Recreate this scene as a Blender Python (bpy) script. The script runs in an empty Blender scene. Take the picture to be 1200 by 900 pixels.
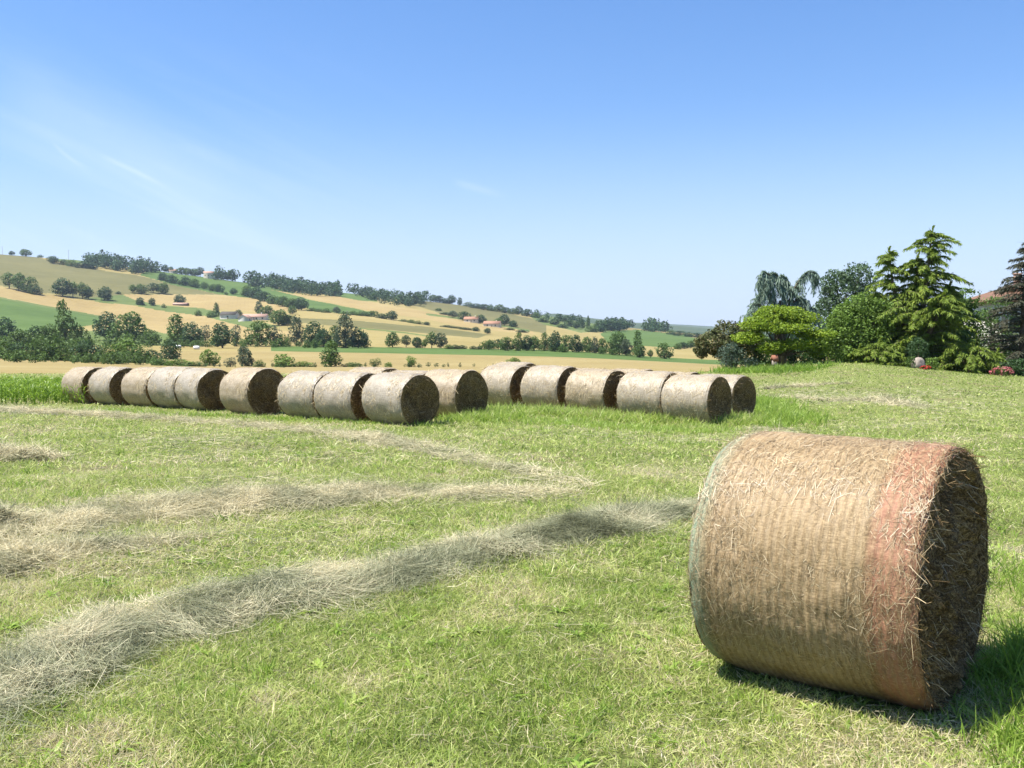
import bpy, math, random
import numpy as np
from mathutils import Vector

rng = np.random.default_rng(7)
random.seed(7)
S = bpy.context.scene
COL = S.collection
F = 1150.0            # focal length in pixels of a 1200 wide frame
CAMH = 1.74
PITCH = math.atan((450 - 395) / F)
CP, SP = math.cos(PITCH), math.sin(PITCH)


def ray(X, Y):
    a = (X - 600) / F
    b = (450 - Y) / F
    return np.array((a, CP + b * SP, -SP + b * CP))


def pix(X, Y, d):
    r = ray(X, Y)
    t = d / r[1]
    return np.array((r[0] * t, d, CAMH + r[2] * t))


def proj(p):
    p = np.asarray(p, float)
    x, y, z = p[..., 0], p[..., 1], p[..., 2] - CAMH
    dep = y * CP - z * SP
    up = y * SP + z * CP
    return 600 + F * x / dep, 450 - F * up / dep


def sstep(x, a, b):
    t = np.clip((np.asarray(x, float) - a) / (b - a), 0, 1)
    return t * t * (3 - 2 * t)


# ------------------------------------------------------------------ noise
def _hash(i, j, k, seed):
    h = (i * 374761393 + j * 668265263 + k * 2147483647 + seed * 974711) & 0xffffffff
    h = ((h ^ (h >> 13)) * 1274126177) & 0xffffffff
    h = h ^ (h >> 16)
    return (h & 0xffff) / 65535.0


def vnoise(p, scale=1.0, seed=0):
    p = np.atleast_2d(np.asarray(p, float)) * scale
    if p.shape[1] == 2:
        p = np.hstack([p, np.zeros((len(p), 1))])
    i = np.floor(p).astype(np.int64)
    f = p - i
    f = f * f * (3 - 2 * f)
    r = 0
    for a in (0, 1):
        for b in (0, 1):
            for c in (0, 1):
                w = (f[:, 0] if a else 1 - f[:, 0]) * (f[:, 1] if b else 1 - f[:, 1]) * (f[:, 2] if c else 1 - f[:, 2])
                r = r + w * _hash(i[:, 0] + a, i[:, 1] + b, i[:, 2] + c, seed)
    return r


def fbm(p, scale=1.0, seed=0, o=3):
    r, a, t = 0, 1.0, 0
    for k in range(o):
        r = r + a * vnoise(p, scale * 2 ** k, seed + k)
        t += a
        a *= .5
    return r / t


# ------------------------------------------------------------------ mesh helpers
class Acc:
    """collects vertices and faces that become ONE mesh"""
    def __init__(s):
        s.v, s.f, s.t, s.n = [], [], [], 0
        s.m = []

    def add(s, v, f, tint=0.5, mat=0):
        v = np.asarray(v, float).reshape(-1, 3)
        f = np.asarray(f, np.int64)
        if len(f) == 0:
            return
        s.v.append(v)
        s.f.append(f + s.n)
        s.m.append(np.full(len(f), mat) if np.ndim(mat) == 0 else np.asarray(mat))
        s.t.append(np.full(len(v), tint, float) if np.ndim(tint) == 0 else np.asarray(tint, float))
        s.n += len(v)

    def build(s, name, mats, parent=None, smooth=False, uv=None):
        return build(name, np.concatenate(s.v), s.f, mats, parent, smooth, np.concatenate(s.t), np.concatenate(s.m))


def make_mesh(name, v, flist, mats, smooth=False, tint=None, fmat=None, uv=None):
    me = bpy.data.meshes.new(name)
    if isinstance(flist, np.ndarray):
        flist = [flist]
    nl = sum(f.size for f in flist)
    nf = sum(len(f) for f in flist)
    me.vertices.add(len(v))
    me.vertices.foreach_set('co', np.ascontiguousarray(v, np.float32).ravel())
    me.loops.add(nl)
    me.polygons.add(nf)
    li = np.concatenate([f.ravel() for f in flist]).astype(np.int32)
    tot = np.concatenate([np.full(len(f), f.shape[1]) for f in flist]).astype(np.int32)
    st = np.concatenate([[0], np.cumsum(tot)[:-1]]).astype(np.int32)
    me.loops.foreach_set('vertex_index', li)
    me.polygons.foreach_set('loop_start', st)
    me.polygons.foreach_set('loop_total', tot)
    if smooth:
        me.polygons.foreach_set('use_smooth', np.ones(nf, bool))
    for m in (mats if isinstance(mats, (list, tuple)) else [mats]):
        me.materials.append(m)
    if fmat is not None:
        me.polygons.foreach_set('material_index', np.asarray(fmat, np.int32))
    if tint is not None:
        a = me.attributes.new('tint', 'FLOAT', 'POINT')
        a.data.foreach_set('value', np.asarray(tint, np.float32))
    if uv is not None:
        l = me.uv_layers.new(name='UVMap')
        l.data.foreach_set('uv', np.ascontiguousarray(uv[li], np.float32).ravel())
    me.update(calc_edges=True)
    return me


def link(name, me, parent=None):
    o = bpy.data.objects.new(name, me)
    COL.objects.link(o)
    if parent is not None:
        o.parent = parent
    return o


def build(name, v, f, mats, parent=None, smooth=False, tint=None, fmat=None, uv=None):
    return link(name, make_mesh(name, v, f, mats, smooth, tint, fmat, uv), parent)


def tag(o, label, cat=None, group=None, kind=None):
    o['label'] = label
    if cat:
        o['category'] = cat
    if group:
        o['group'] = group
    if kind:
        o['kind'] = kind
    return o


def thing(name, label, cat, loc=(0, 0, 0), rotz=0, group=None):
    o = bpy.data.objects.new(name, None)
    o.empty_display_size = .2
    COL.objects.link(o)
    o.location = loc
    o.rotation_euler = (0, 0, rotz)
    return tag(o, label, cat, group)


def unit(v):
    return v / np.maximum(np.linalg.norm(v, axis=-1, keepdims=True), 1e-9)


def rand_unit(n):
    return unit(rng.normal(size=(n, 3)))


def ribbons(base, direc, length, width, bend, nseg=2, tip=.15, side=None, prof=None):
    """n bent ribbons -> verts, quads"""
    n = len(base)
    length = np.broadcast_to(length, n)
    width = np.broadcast_to(width, n)
    if side is None:
        side = rand_unit(n)
    side = unit(np.cross(direc, side))
    vs = []
    for k in range(nseg + 1):
        s = k / nseg
        c = base + direc * (length * s)[:, None] + bend * (length * s * s)[:, None]
        w = width * (prof[k] if prof else (1 - (1 - tip) * s)) * .5
        vs += [c - side * w[:, None], c + side * w[:, None]]
    v = np.stack(vs, 1).reshape(-1, 3)
    m = 2 * (nseg + 1)
    o = np.arange(n)[:, None] * m
    q = np.concatenate([o + np.array([[2 * k, 2 * k + 1, 2 * k + 3, 2 * k + 2]]) for k in range(nseg)])
    return v, q, m


def leaves(c, size, flat=0.0, aspect=.62):
    """one folded rhombic leaf clump per centre"""
    n = len(c)
    size = np.broadcast_to(size, n)[:, None]
    nr = rand_unit(n)
    nr[:, 2] = np.abs(nr[:, 2]) + flat
    nr = unit(nr)
    a = unit(np.cross(nr, rand_unit(n)))
    b = np.cross(nr, a)
    v = np.stack([c - a * size * .5, c - b * size * .5 * aspect + nr * size * .1,
                  c + a * size * .5, c + b * size * .5 * aspect + nr * size * .1], 1).reshape(-1, 3)
    q = np.arange(n)[:, None] * 4 + np.arange(4)[None]
    return v, q


def tube(path, radii, ns=7):
    path = np.asarray(path, float)
    n = len(path)
    radii = np.broadcast_to(radii, n)
    t = unit(np.gradient(path, axis=0))
    ref = np.array((1., 0, 0)) if abs(t[0][0]) < .8 else np.array((0, 1., 0))
    a = unit(np.cross(t, ref))
    b = np.cross(t, a)
    th = np.linspace(0, 2 * np.pi, ns, endpoint=False)
    v = path[:, None] + radii[:, None, None] * (np.cos(th)[None, :, None] * a[:, None] + np.sin(th)[None, :, None] * b[:, None])
    i = np.arange(n - 1)[:, None]
    j = np.arange(ns)[None]
    j2 = (j + 1) % ns
    q = np.stack([i * ns + j, i * ns + j2, (i + 1) * ns + j2, (i + 1) * ns + j], -1).reshape(-1, 4)
    return v.reshape(-1, 3), q


def box(acc, c, s, mat=0, rot=0):
    x, y, z = [k / 2 for k in s]
    v = np.array([(-x, -y, -z), (x, -y, -z), (x, y, -z), (-x, y, -z), (-x, -y, z), (x, -y, z), (x, y, z), (-x, y, z)])
    if rot:
        cr, sr = math.cos(rot), math.sin(rot)
        v = np.stack([v[:, 0] * cr - v[:, 1] * sr, v[:, 0] * sr + v[:, 1] * cr, v[:, 2]], 1)
    acc.add(v + np.array(c), [(0, 3, 2, 1), (4, 5, 6, 7), (0, 1, 5, 4), (1, 2, 6, 5), (2, 3, 7, 6), (3, 0, 4, 7)], .5, mat)


# ------------------------------------------------------------------ materials
def newmat(name, rough=.8, spec=.2):
    m = bpy.data.materials.new(name)
    m.use_nodes = True
    nt = m.node_tree
    b = nt.nodes['Principled BSDF']
    b.inputs['Roughness'].default_value = rough
    b.inputs['Specular IOR Level'].default_value = spec
    return m, nt, b


def nd(nt, t, **kw):
    n = nt.nodes.new(t)
    for k, v in kw.items():
        if k.startswith('i_'):
            n.inputs[k[2:].replace('_', ' ')].default_value = v
        else:
            setattr(n, k, v)
    return n


def ramp(nt, stops, src):
    r = nt.nodes.new('ShaderNodeValToRGB')
    e = r.color_ramp.elements
    while len(e) < len(stops):
        e.new(.5)
    for x, (p, c) in zip(e, stops):
        x.position = p
        x.color = (*c, 1)
    nt.links.new(src, r.inputs['Fac'])
    return r.outputs['Color']


def mixc(nt, fac, a, b, mode='MIX'):
    m = nt.nodes.new('ShaderNodeMix')
    m.data_type = 'RGBA'
    m.blend_type = mode
    for key, val in ((0, fac), (6, a), (7, b)):
        if isinstance(val, (int, float)):
            m.inputs[key].default_value = val
        elif isinstance(val, tuple):
            m.inputs[key].default_value = (*val, 1)
        else:
            nt.links.new(val, m.inputs[key])
    return m.outputs[2]


def noise(nt, vec, scale, detail=4, rough=.55, dist=0):
    n = nd(nt, 'ShaderNodeTexNoise', i_Scale=scale, i_Detail=detail, i_Roughness=rough, i_Distortion=dist)
    if vec is not None:
        nt.links.new(vec, n.inputs['Vector'])
    return n.outputs['Fac']


def coords(nt, kind='Object', scale=(1, 1, 1), rot=(0, 0, 0)):
    t = nd(nt, 'ShaderNodeTexCoord')
    mp = nd(nt, 'ShaderNodeMapping')
    mp.inputs['Scale'].default_value = scale
    mp.inputs['Rotation'].default_value = rot
    nt.links.new(t.outputs[kind], mp.inputs['Vector'])
    return mp.outputs['Vector']


def position(nt, scale=(1, 1, 1), rot=(0, 0, 0)):
    t = nd(nt, 'ShaderNodeNewGeometry')
    mp = nd(nt, 'ShaderNodeMapping')
    mp.inputs['Scale'].default_value = scale
    mp.inputs['Rotation'].default_value = rot
    nt.links.new(t.outputs['Position'], mp.inputs['Vector'])
    return mp.outputs['Vector']


def leafmat(name, stops, trans=.25, rough=.6, spec=.25):
    """blade or leaf: colour from the per leaf tint, some light through it"""
    m, nt, b = newmat(name, rough, spec)
    at = nd(nt, 'ShaderNodeAttribute', attribute_name='tint')
    c = ramp(nt, stops, at.outputs['Fac'])
    nt.links.new(c, b.inputs['Base Color'])
    if trans:
        tr = nd(nt, 'ShaderNodeBsdfTranslucent')
        nt.links.new(c, tr.inputs['Color'])
        mx = nd(nt, 'ShaderNodeMixShader')
        mx.inputs[0].default_value = trans
        nt.links.new(b.outputs[0], mx.inputs[1])
        nt.links.new(tr.outputs[0], mx.inputs[2])
        nt.links.new(mx.outputs[0], nt.nodes['Material Output'].inputs['Surface'])
    return m


def simple(name, c1, c2, scale=3., rough=.85, spec=.2, bump=0.):
    m, nt, b = newmat(name, rough, spec)
    v = coords(nt)
    f = noise(nt, v, scale, 5)
    nt.links.new(ramp(nt, [(.3, c1), (.7, c2)], f), b.inputs['Base Color'])
    if bump:
        bp = nd(nt, 'ShaderNodeBump', i_Strength=bump, i_Distance=.05)
        nt.links.new(f, bp.inputs['Height'])
        nt.links.new(bp.outputs[0], b.inputs['Normal'])
    return m


def shade(c, k):
    return tuple(min(1, x * k) for x in c)


def foliage(name, c, hi=None, trans=.3):
    hi = hi or tuple(x * 1.5 for x in c)
    return leafmat(name, [(0, shade(c, .62)), (.5, c), (1, hi)], trans)


LEAF = {
    'dark': foliage('leaf_dark', (.046, .092, .030)),
    'mid': foliage('leaf_mid', (.085, .145, .030)),
    'light': foliage('leaf_light', (.135, .215, .036)),
    'grey': foliage('leaf_grey', (.085, .115, .060)),
    'slate': foliage('leaf_slate', (.085, .135, .065)),
    'gold': foliage('leaf_gold', (.19, .28, .026), (.31, .38, .035), .4),
    'deodar': foliage('leaf_deodar', (.175, .25, .034), (.38, .44, .055), .35),
    'cedar': foliage('leaf_cedar', (.20, .27, .20)),
    'red': foliage('leaf_red', (.105, .125, .045), (.17, .11, .06)),
    'purple': foliage('leaf_purple', (.075, .080, .048), (.10, .08, .055)),
    'blue': foliage('leaf_blue', (.085, .125, .085)),
}
BARK = simple('bark', (.07, .05, .035), (.16, .125, .09), 6., .9, .1, .6)

# grass and hay
GRASS = leafmat('grass_blades', [(0, (.085, .13, .02)), (.3, (.27, .36, .065)), (.55, (.48, .54, .15)), (.75, (.60, .61, .25)), (.82, (.55, .45, .26)), (1, (.66, .58, .38))], .42, .45, .35)
TALLG = leafmat('tall_grass_blades', [(0, (.10, .19, .018)), (.5, (.26, .385, .052)), (.85, (.43, .52, .13)), (1, (.52, .48, .24))], .45, .45, .35)
HAYG = leafmat('green_hay_strands', [(0, (.085, .088, .042)), (.35, (.22, .23, .130)), (.6, (.37, .375, .225)), (.82, (.60, .54, .355)), (1, (.74, .66, .45))], .25, .6, .25)
HAY = leafmat('hay_strands', [(0, (.085, .085, .04)), (.3, (.24, .245, .135)), (.55, (.45, .415, .255)), (.8, (.62, .545, .34)), (1, (.74, .66, .44))], .25, .6, .25)
STRAW = leafmat('straw_strands', [(0, (.15, .095, .038)), (.4, (.34, .235, .105)), (.75, (.56, .44, .245)), (1, (.72, .61, .40))], .1, .45, .4)
DSTRAW = leafmat('dark_straw_strands', [(0, (.08, .050, .021)), (.4, (.22, .145, .062)), (.8, (.46, .335, .165)), (1, (.68, .54, .32))], .1, .6, .25)
MAIZE = leafmat('maize_leaves', [(0, (.10, .18, .018)), (.5, (.20, .32, .032)), (1, (.32, .43, .065))], .42, .45, .3)


def ground_mat():
    m, nt, b = newmat('meadow_ground', .95, .1)
    p = position(nt)
    n1 = noise(nt, p, .55, 5, .6)
    n2 = noise(nt, p, 24, 6, .75)
    n3 = noise(nt, position(nt, (.9, .25, 1), (0, 0, math.radians(-28))), .35, 4, .6)
    c1 = ramp(nt, [(.36, (.05, .06, .016)), (.5, (.17, .20, .055)), (.64, (.32, .35, .12))], n2)
    c2 = ramp(nt, [(.36, (.055, .04, .02)), (.5, (.20, .16, .09)), (.66, (.38, .31, .19))], n2)
    f = ramp(nt, [(.52, (0, 0, 0)), (.72, (1, 1, 1))], n1)
    c = mixc(nt, f, c1, c2)
    f3 = ramp(nt, [(.5, (0, 0, 0)), (.78, (.3, .3, .3))], n3)
    c = mixc(nt, f3, c, (.30, .27, .13))
    nt.links.new(c, b.inputs['Base Color'])
    bp = nd(nt, 'ShaderNodeBump', i_Strength=1., i_Distance=.05)
    nt.links.new(n2, bp.inputs['Height'])
    nt.links.new(bp.outputs[0], b.inputs['Normal'])
    return m


def field_mat(name, c1, c2, c3, rowdir, rows=.12, nscale=.012, rowamt=.11):
    m, nt, b = newmat(name, .95, .08)
    p = position(nt)
    n1 = noise(nt, p, nscale, 5, .6, .6)
    n2 = noise(nt, p, nscale * 14, 4, .65)
    c = ramp(nt, [(.32, c1), (.52, c2), (.7, c3)], n1)
    c = mixc(nt, .30, c, ramp(nt, [(.3, shade(c1, .8)), (.7, shade(c3, 1.08))], n2))
    w = nd(nt, 'ShaderNodeTexWave', i_Scale=rows, i_Distortion=2.5, i_Detail=2)
    w.inputs['Detail Scale'].default_value = .4
    nt.links.new(position(nt, (1, 1, 0), (0, 0, math.radians(rowdir))), w.inputs['Vector'])
    c = mixc(nt, ramp(nt, [(.0, (rowamt,) * 3), (.35, (0, 0, 0))], w.outputs['Fac']), c, shade(c1, .72))
    nt.links.new(c, b.inputs['Base Color'])
    return m


FIELDS = [
    field_mat('wheat_field', (.215, .172, .062), (.26, .208, .08), (.295, .24, .10), 20),
    field_mat('stubble_field', (.24, .175, .07), (.285, .212, .09), (.325, .255, .115), -15, .09),
    field_mat('olive_wheat_field', (.105, .100, .038), (.132, .122, .047), (.16, .145, .058), 35, .10),
    field_mat('green_crop_field', (.055, .095, .023), (.078, .122, .030), (.10, .15, .042), 10, .2),
    field_mat('pasture', (.075, .11, .03), (.105, .138, .04), (.15, .17, .06), 50, .05),
    field_mat('far_woodland', (.03, .055, .03), (.058, .083, .04), (.105, .12, .062), 50, .01, .004),
    field_mat('valley_stubble', (.215, .163, .064), (.25, .195, .08), (.29, .235, .105), 80, .35, .03, .2),
]
GROUND = ground_mat()

# ------------------------------------------------------------------ terrain
KX = np.array([-400, 0, 100, 200, 300, 400, 440, 500, 560, 600, 650, 700, 760, 800, 845, 900, 1000, 1200, 1700])
GX = [-600, 700, 800, 850, 900, 950, 975, 1010, 1070, 1130, 1200, 1400]
GZ = [-.36, -.36, -.30, -.2, -.12, .0, .25, .25, .0, -.3, -.55, -.6]


def z_near(x, y):
    x = np.asarray(x, float)
    y = np.asarray(y, float)
    yy = np.maximum(y, 1)
    X = 600 + F * x / yy
    z = -.0125 * np.clip(y - 12, 0, 28)
    z = z - .16 * sstep(X, 620, 800) * sstep(y, 13, 22) * (1 - sstep(X, 900, 1150))
    k = sstep(y, 32, 56)
    z = z * (1 - k) + k * np.interp(X, GX, GZ)
    p = np.stack([x.ravel(), y.ravel()], 1)
    und = (fbm(p, .35, 3) - .5) * .10 + (fbm(p, 1.7, 9, 2) - .5) * .035
    return z + und.reshape(z.shape) * (1 - sstep(y, 48, 56)) * sstep(np.hypot(x, y), 0, 3)


def row(d, ys):
    return d, np.array(ys, float)


PROFILE = [
    row(210, [418, 421, 426, 429, 430, 430, 430, 430, 430, 430, 430, 430, 430, 430, 430, 429, 428, 428, 428]),
    row(300, [410, 412, 411.5, 411, 411, 413, 413.7, 415, 416, 417, 418, 420, 423, 425, 427.5, 427, 427, 427, 427]),
    row(380, [402, 405, 405.5, 406, 406, 407, 407.5, 408.5, 409, 409.5, 410.5, 413.5, 418, 420.5, 422.5, 423, 423, 423, 423]),
    row(520, [380, 385, 388, 389, 388, 389, 391, 397, 400, 402, 404, 406, 409, 411, 412, 415, 417, 418, 418]),
    row(750, [335, 348, 368, 376, 373, 373, 376, 382, 388, 392, 396, 399, 401, 402, 403, 408, 412, 414, 414]),
    row(1000, [304, 318, 330, 345, 352, 357, 360, 366, 372, 376, 383, 389, 394, 396, 397, 402, 406, 408, 408]),
    row(1300, [280, 298, 306, 320, 333, 343, 347, 353, 360, 365, 372, 380, 387, 390, 392, 396, 400, 402, 402]),
    row(1600, [292, 310, 318, 332, 345, 353, 357, 362, 368, 372, 377, 384, 391, 393, 394, 398, 401, 402, 402]),
    row(3000, [392, 392, 392, 392, 392, 392, 392, 388, 380, 374, 366.5, 374, 380, 382, 386, 389, 390, 391, 391]),
    row(3600, [398, 398, 398, 398, 398, 398, 398, 394, 388, 382, 376, 380, 385, 387, 390, 392, 393, 394, 394]),
    row(5200, [396, 396, 396, 396, 396, 394, 392, 388, 384, 381, 378, 377, 378.5, 380.5, 383, 386, 388, 389, 389]),
    row(6000, [400] * 19),
]
PD = np.array([56.] + [p[0] for p in PROFILE])


def far_z(X, d):
    """terrain height at pixel column X (as an angle) and distance d >= 56"""
    X = np.asarray(X, float)
    d = np.asarray(d, float)
    kd = np.log(PD)
    rows = [395 + F * (CAMH - z_near((X - 600) / F * 56, np.full_like(X, 56.))) / 56]
    for dd, ys in PROFILE:
        # smooth the column profile a little
        rows.append((np.interp(X - 14, KX, ys) + 2 * np.interp(X, KX, ys) + np.interp(X + 14, KX, ys)) / 4)
    R = np.stack(rows, -1)
    ld = np.log(d)
    i = np.clip(np.searchsorted(kd, ld, 'right') - 1, 0, len(kd) - 2)
    t = np.clip((ld - kd[i]) / (kd[i + 1] - kd[i]), 0, 1)
    a = np.take_along_axis(R, i[..., None], -1)[..., 0]
    b = np.take_along_axis(R, (i + 1)[..., None], -1)[..., 0]
    Y = a * (1 - t) + b * t
    return CAMH - (Y - 395) / F * d


def terrain_z(x, y):
    x = np.asarray(x, float)
    y = np.asarray(y, float)
    return np.where(y < 56, z_near(x, y), far_z(600 + F * x / np.maximum(y, 1), np.maximum(y, 56)))


def ground_at(X, Y):
    """first terrain point under pixel X,Y"""
    ds = np.concatenate([np.linspace(3, 56, 400), np.geomspace(56.1, 1320, 1400)])
    u = (X - 600) / F
    z = terrain_z(u * ds, ds)
    _, py = proj(np.stack([u * ds, ds, z], 1))
    k = np.nonzero(py <= Y)[0]
    d = ds[k[0]] if len(k) else 1300.
    return np.array((u * d, d, float(terrain_z(u * d, d))))


def inpoly(px, py, poly):
    r = np.zeros(len(px), bool)
    n = len(poly)
    for i in range(n):
        x1, y1 = poly[i]
        x2, y2 = poly[(i + 1) % n]
        c = ((y1 > py) != (y2 > py)) & (px < (x2 - x1) * (py - y1) / ((y2 - y1) or 1e-9) + x1)
        r ^= c
    return r


# near meadow
xs = np.concatenate([np.linspace(-75, -16, 40), np.linspace(-15, 15, 240), np.linspace(16, 75, 40)])
ys = np.concatenate([np.linspace(-12, 1, 10), np.linspace(1.2, 26, 190), np.linspace(26.5, 56, 60)])
gx, gy = np.meshgrid(xs, ys)
gv = np.stack([gx, gy, z_near(gx, gy)], -1).reshape(-1, 3)
nx, ny = len(xs), len(ys)
ii, jj = np.meshgrid(np.arange(nx - 1), np.arange(ny - 1))
gq = np.stack([jj * nx + ii, jj * nx + ii + 1, (jj + 1) * nx + ii + 1, (jj + 1) * nx + ii], -1).reshape(-1, 4)
tag(build('meadow', gv, gq, GROUND, smooth=True), 'mown hay meadow ground in the foreground', kind='structure')

# far land
cX = np.concatenate([np.linspace(-600, -60, 60), np.arange(-58, 862, 1.3), np.linspace(864, 1800, 110)])
dl = [np.array([55.6])]
for a, b, n in ((56, 210, 24), (210, 300, 16), (300, 380, 12), (380, 520, 24), (520, 750, 38), (750, 1000, 36), (1000, 1300, 34), (1300, 1600, 6), (1600, 3000, 14), (3000, 3600, 6), (3600, 5200, 10), (5200, 6000, 4)):
    dl.append(np.geomspace(a, b, n, endpoint=False))
dd = np.concatenate(dl + [np.array([6000.])])
gX, gD = np.meshgrid(cX, dd)
fz = far_z(gX, np.maximum(gD, 56))
fz[0] -= .12
fp = np.stack([(gX - 600) / F * gD, gD], -1).reshape(-1, 2)
und = ((fbm(fp, .018, 21, 3) - .5) * 1.6).reshape(fz.shape) * sstep(gD, 380, 700)
fz = fz + und
fv = np.stack([(gX - 600) / F * gD, gD, fz], -1)
nx, ny = len(cX), len(dd)
ii, jj = np.meshgrid(np.arange(nx - 1), np.arange(ny - 1))
fq = np.stack([jj * nx + ii, jj * nx + ii + 1, (jj + 1) * nx + ii + 1, (jj + 1) * nx + ii], -1).reshape(-1, 4)
cen = fv.reshape(-1, 3)[fq].mean(1)
px, py = proj(cen)
px = 600 + F * cen[:, 0] / cen[:, 1]
cd = cen[:, 1]
wob = (vnoise(cen[:, :2], .02, 5) - .5) * 1.6
pyw = py + wob
fm = np.zeros(len(fq), int)
fm[cd < 300] = 6
fm[(cd >= 300) & (cd < 384) & (px > 318)] = 3
fm[(cd > 384) & (cd < 520) & (px < 240)] = 4
POLY = [
    (2, [(-600, 270), (0, 290), (40, 299), (60, 306), (100, 314), (165, 323), (200, 333), (240, 341), (262, 345), (145, 345), (130, 350), (100, 350), (50, 343), (0, 334), (-600, 300)]),
    (4, [(100, 350), (145, 345), (160, 352), (190, 358), (240, 361), (245, 370), (200, 365), (160, 358), (120, 355)]),
    (1, [(-600, 300), (0, 335.5), (50, 345), (120, 355), (160, 358), (200, 365), (245, 370), (300, 384), (345, 389), (330, 399), (280, 396), (200, 392), (165, 384), (118, 371), (60, 360), (0, 349), (-600, 320)]),
    (3, [(-600, 320), (0, 349), (60, 360), (118, 371), (116, 379), (70, 388), (0, 392), (-600, 380)]),
    (1, [(145, 344.5), (262, 345), (300, 350), (340, 358), (342, 364), (300, 366), (240, 361), (190, 357), (160, 352)]),
    (4, [(238, 362), (262, 366), (300, 378), (330, 382), (300, 386), (245, 372)]),
    (4, [(40, 290), (60, 296), (120, 303), (118, 312), (60, 304)]),
    (3, [(165, 322), (190, 310), (240, 318), (290, 328), (330, 338), (360, 350), (400, 359), (440, 366), (440, 370), (400, 367), (350, 359), (300, 350), (262, 345), (230, 339), (200, 333)]),
    (1, [(318, 340), (355, 346), (400, 348), (440, 355), (500, 365), (560, 374), (620, 385), (628, 392), (560, 386), (500, 374), (440, 365), (400, 358), (360, 349)]),
    (3, [(395, 340), (420, 345), (442, 350), (442, 354), (420, 352), (395, 347)]),
    (2, [(500, 350), (640, 376), (640, 391), (600, 385), (520, 368), (470, 354)]),
    (4, [(420, 383.2), (470, 388), (525, 396), (525, 397.6), (470, 390), (420, 385)]),
    (2, [(345, 372), (420, 376), (500, 383), (575, 392), (560, 396), (480, 388), (420, 383), (345, 378)]),
    (4, [(-600, 319), (0, 348.2), (60, 359.2), (118, 370.2), (118, 372), (60, 361), (0, 350), (-600, 322)]),
    (4, [(500, 366.5), (560, 375.5), (620, 387), (620, 389), (560, 378), (500, 369)]),
    (4, [(640, 360), (700, 372), (722, 380), (715, 389), (680, 390), (640, 381), (620, 371)]),
    (3, [(703, 391), (720, 387), (745, 386), (790, 391), (822, 397), (826, 407), (780, 407), (740, 405), (712, 401)]),
]
for k, poly in POLY:
    fm[inpoly(px, pyw, poly) & (cd > 384) & (cd < 1310)] = k
fm[cd > 1700] = 5
fm[(cd > 1310) & (cd <= 1700)] = 4
# garden lawn on the right keeps the meadow turf
lawn = (cd < 140) & (px > 838 + wob * 6)
fm[lawn] = 7
LAWN = field_mat('garden_lawn', (.13, .19, .034), (.175, .235, .048), (.23, .27, .075), 60, .6, .25, .15)
tag(build('hills', fv.reshape(-1, 3), fq, FIELDS + [LAWN], smooth=True, fmat=fm), 'farmed hillside of tan and green fields beyond the meadow', kind='structure')

# ------------------------------------------------------------------ trees
def crown_points(lobes, n, seed, gap=.35, shell=.55):
    lob = np.array(lobes, float)          # cx cy cz rx ry rz
    w = (lob[:, 3] * lob[:, 4] * lob[:, 5]) ** (2 / 3)
    k = rng.choice(len(lob), n * 2, p=w / w.sum())
    u = rand_unit(n * 2)
    r = shell + (1 - shell) * rng.random(n * 2) ** .7
    rad = lob[k, 3:]
    bump = .78 + .45 * vnoise(u * 1.0 + lob[k, :3] * .37, 2.2, seed)
    p = lob[k, :3] + u * rad * (r * bump)[:, None]
    keep = vnoise(p, 2.6 / max(.3, np.median(rad)), seed + 5) > gap * .9
    return p[keep][:n]


def add_leaves(acc, p, size, mat=0, lo=0., hi=1., flat=.3):
    n = len(p)
    v, q = leaves(p, size * (.6 + .8 * rng.random(n)), flat)
    cl = vnoise(p, 1.2 / max(size, .05) * .35, 77)
    t = np.clip(.5 * cl + .5 * rng.random(n), 0, 1) * (hi - lo) + lo
    acc.add(v, q, np.repeat(t, 4), mat)


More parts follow.
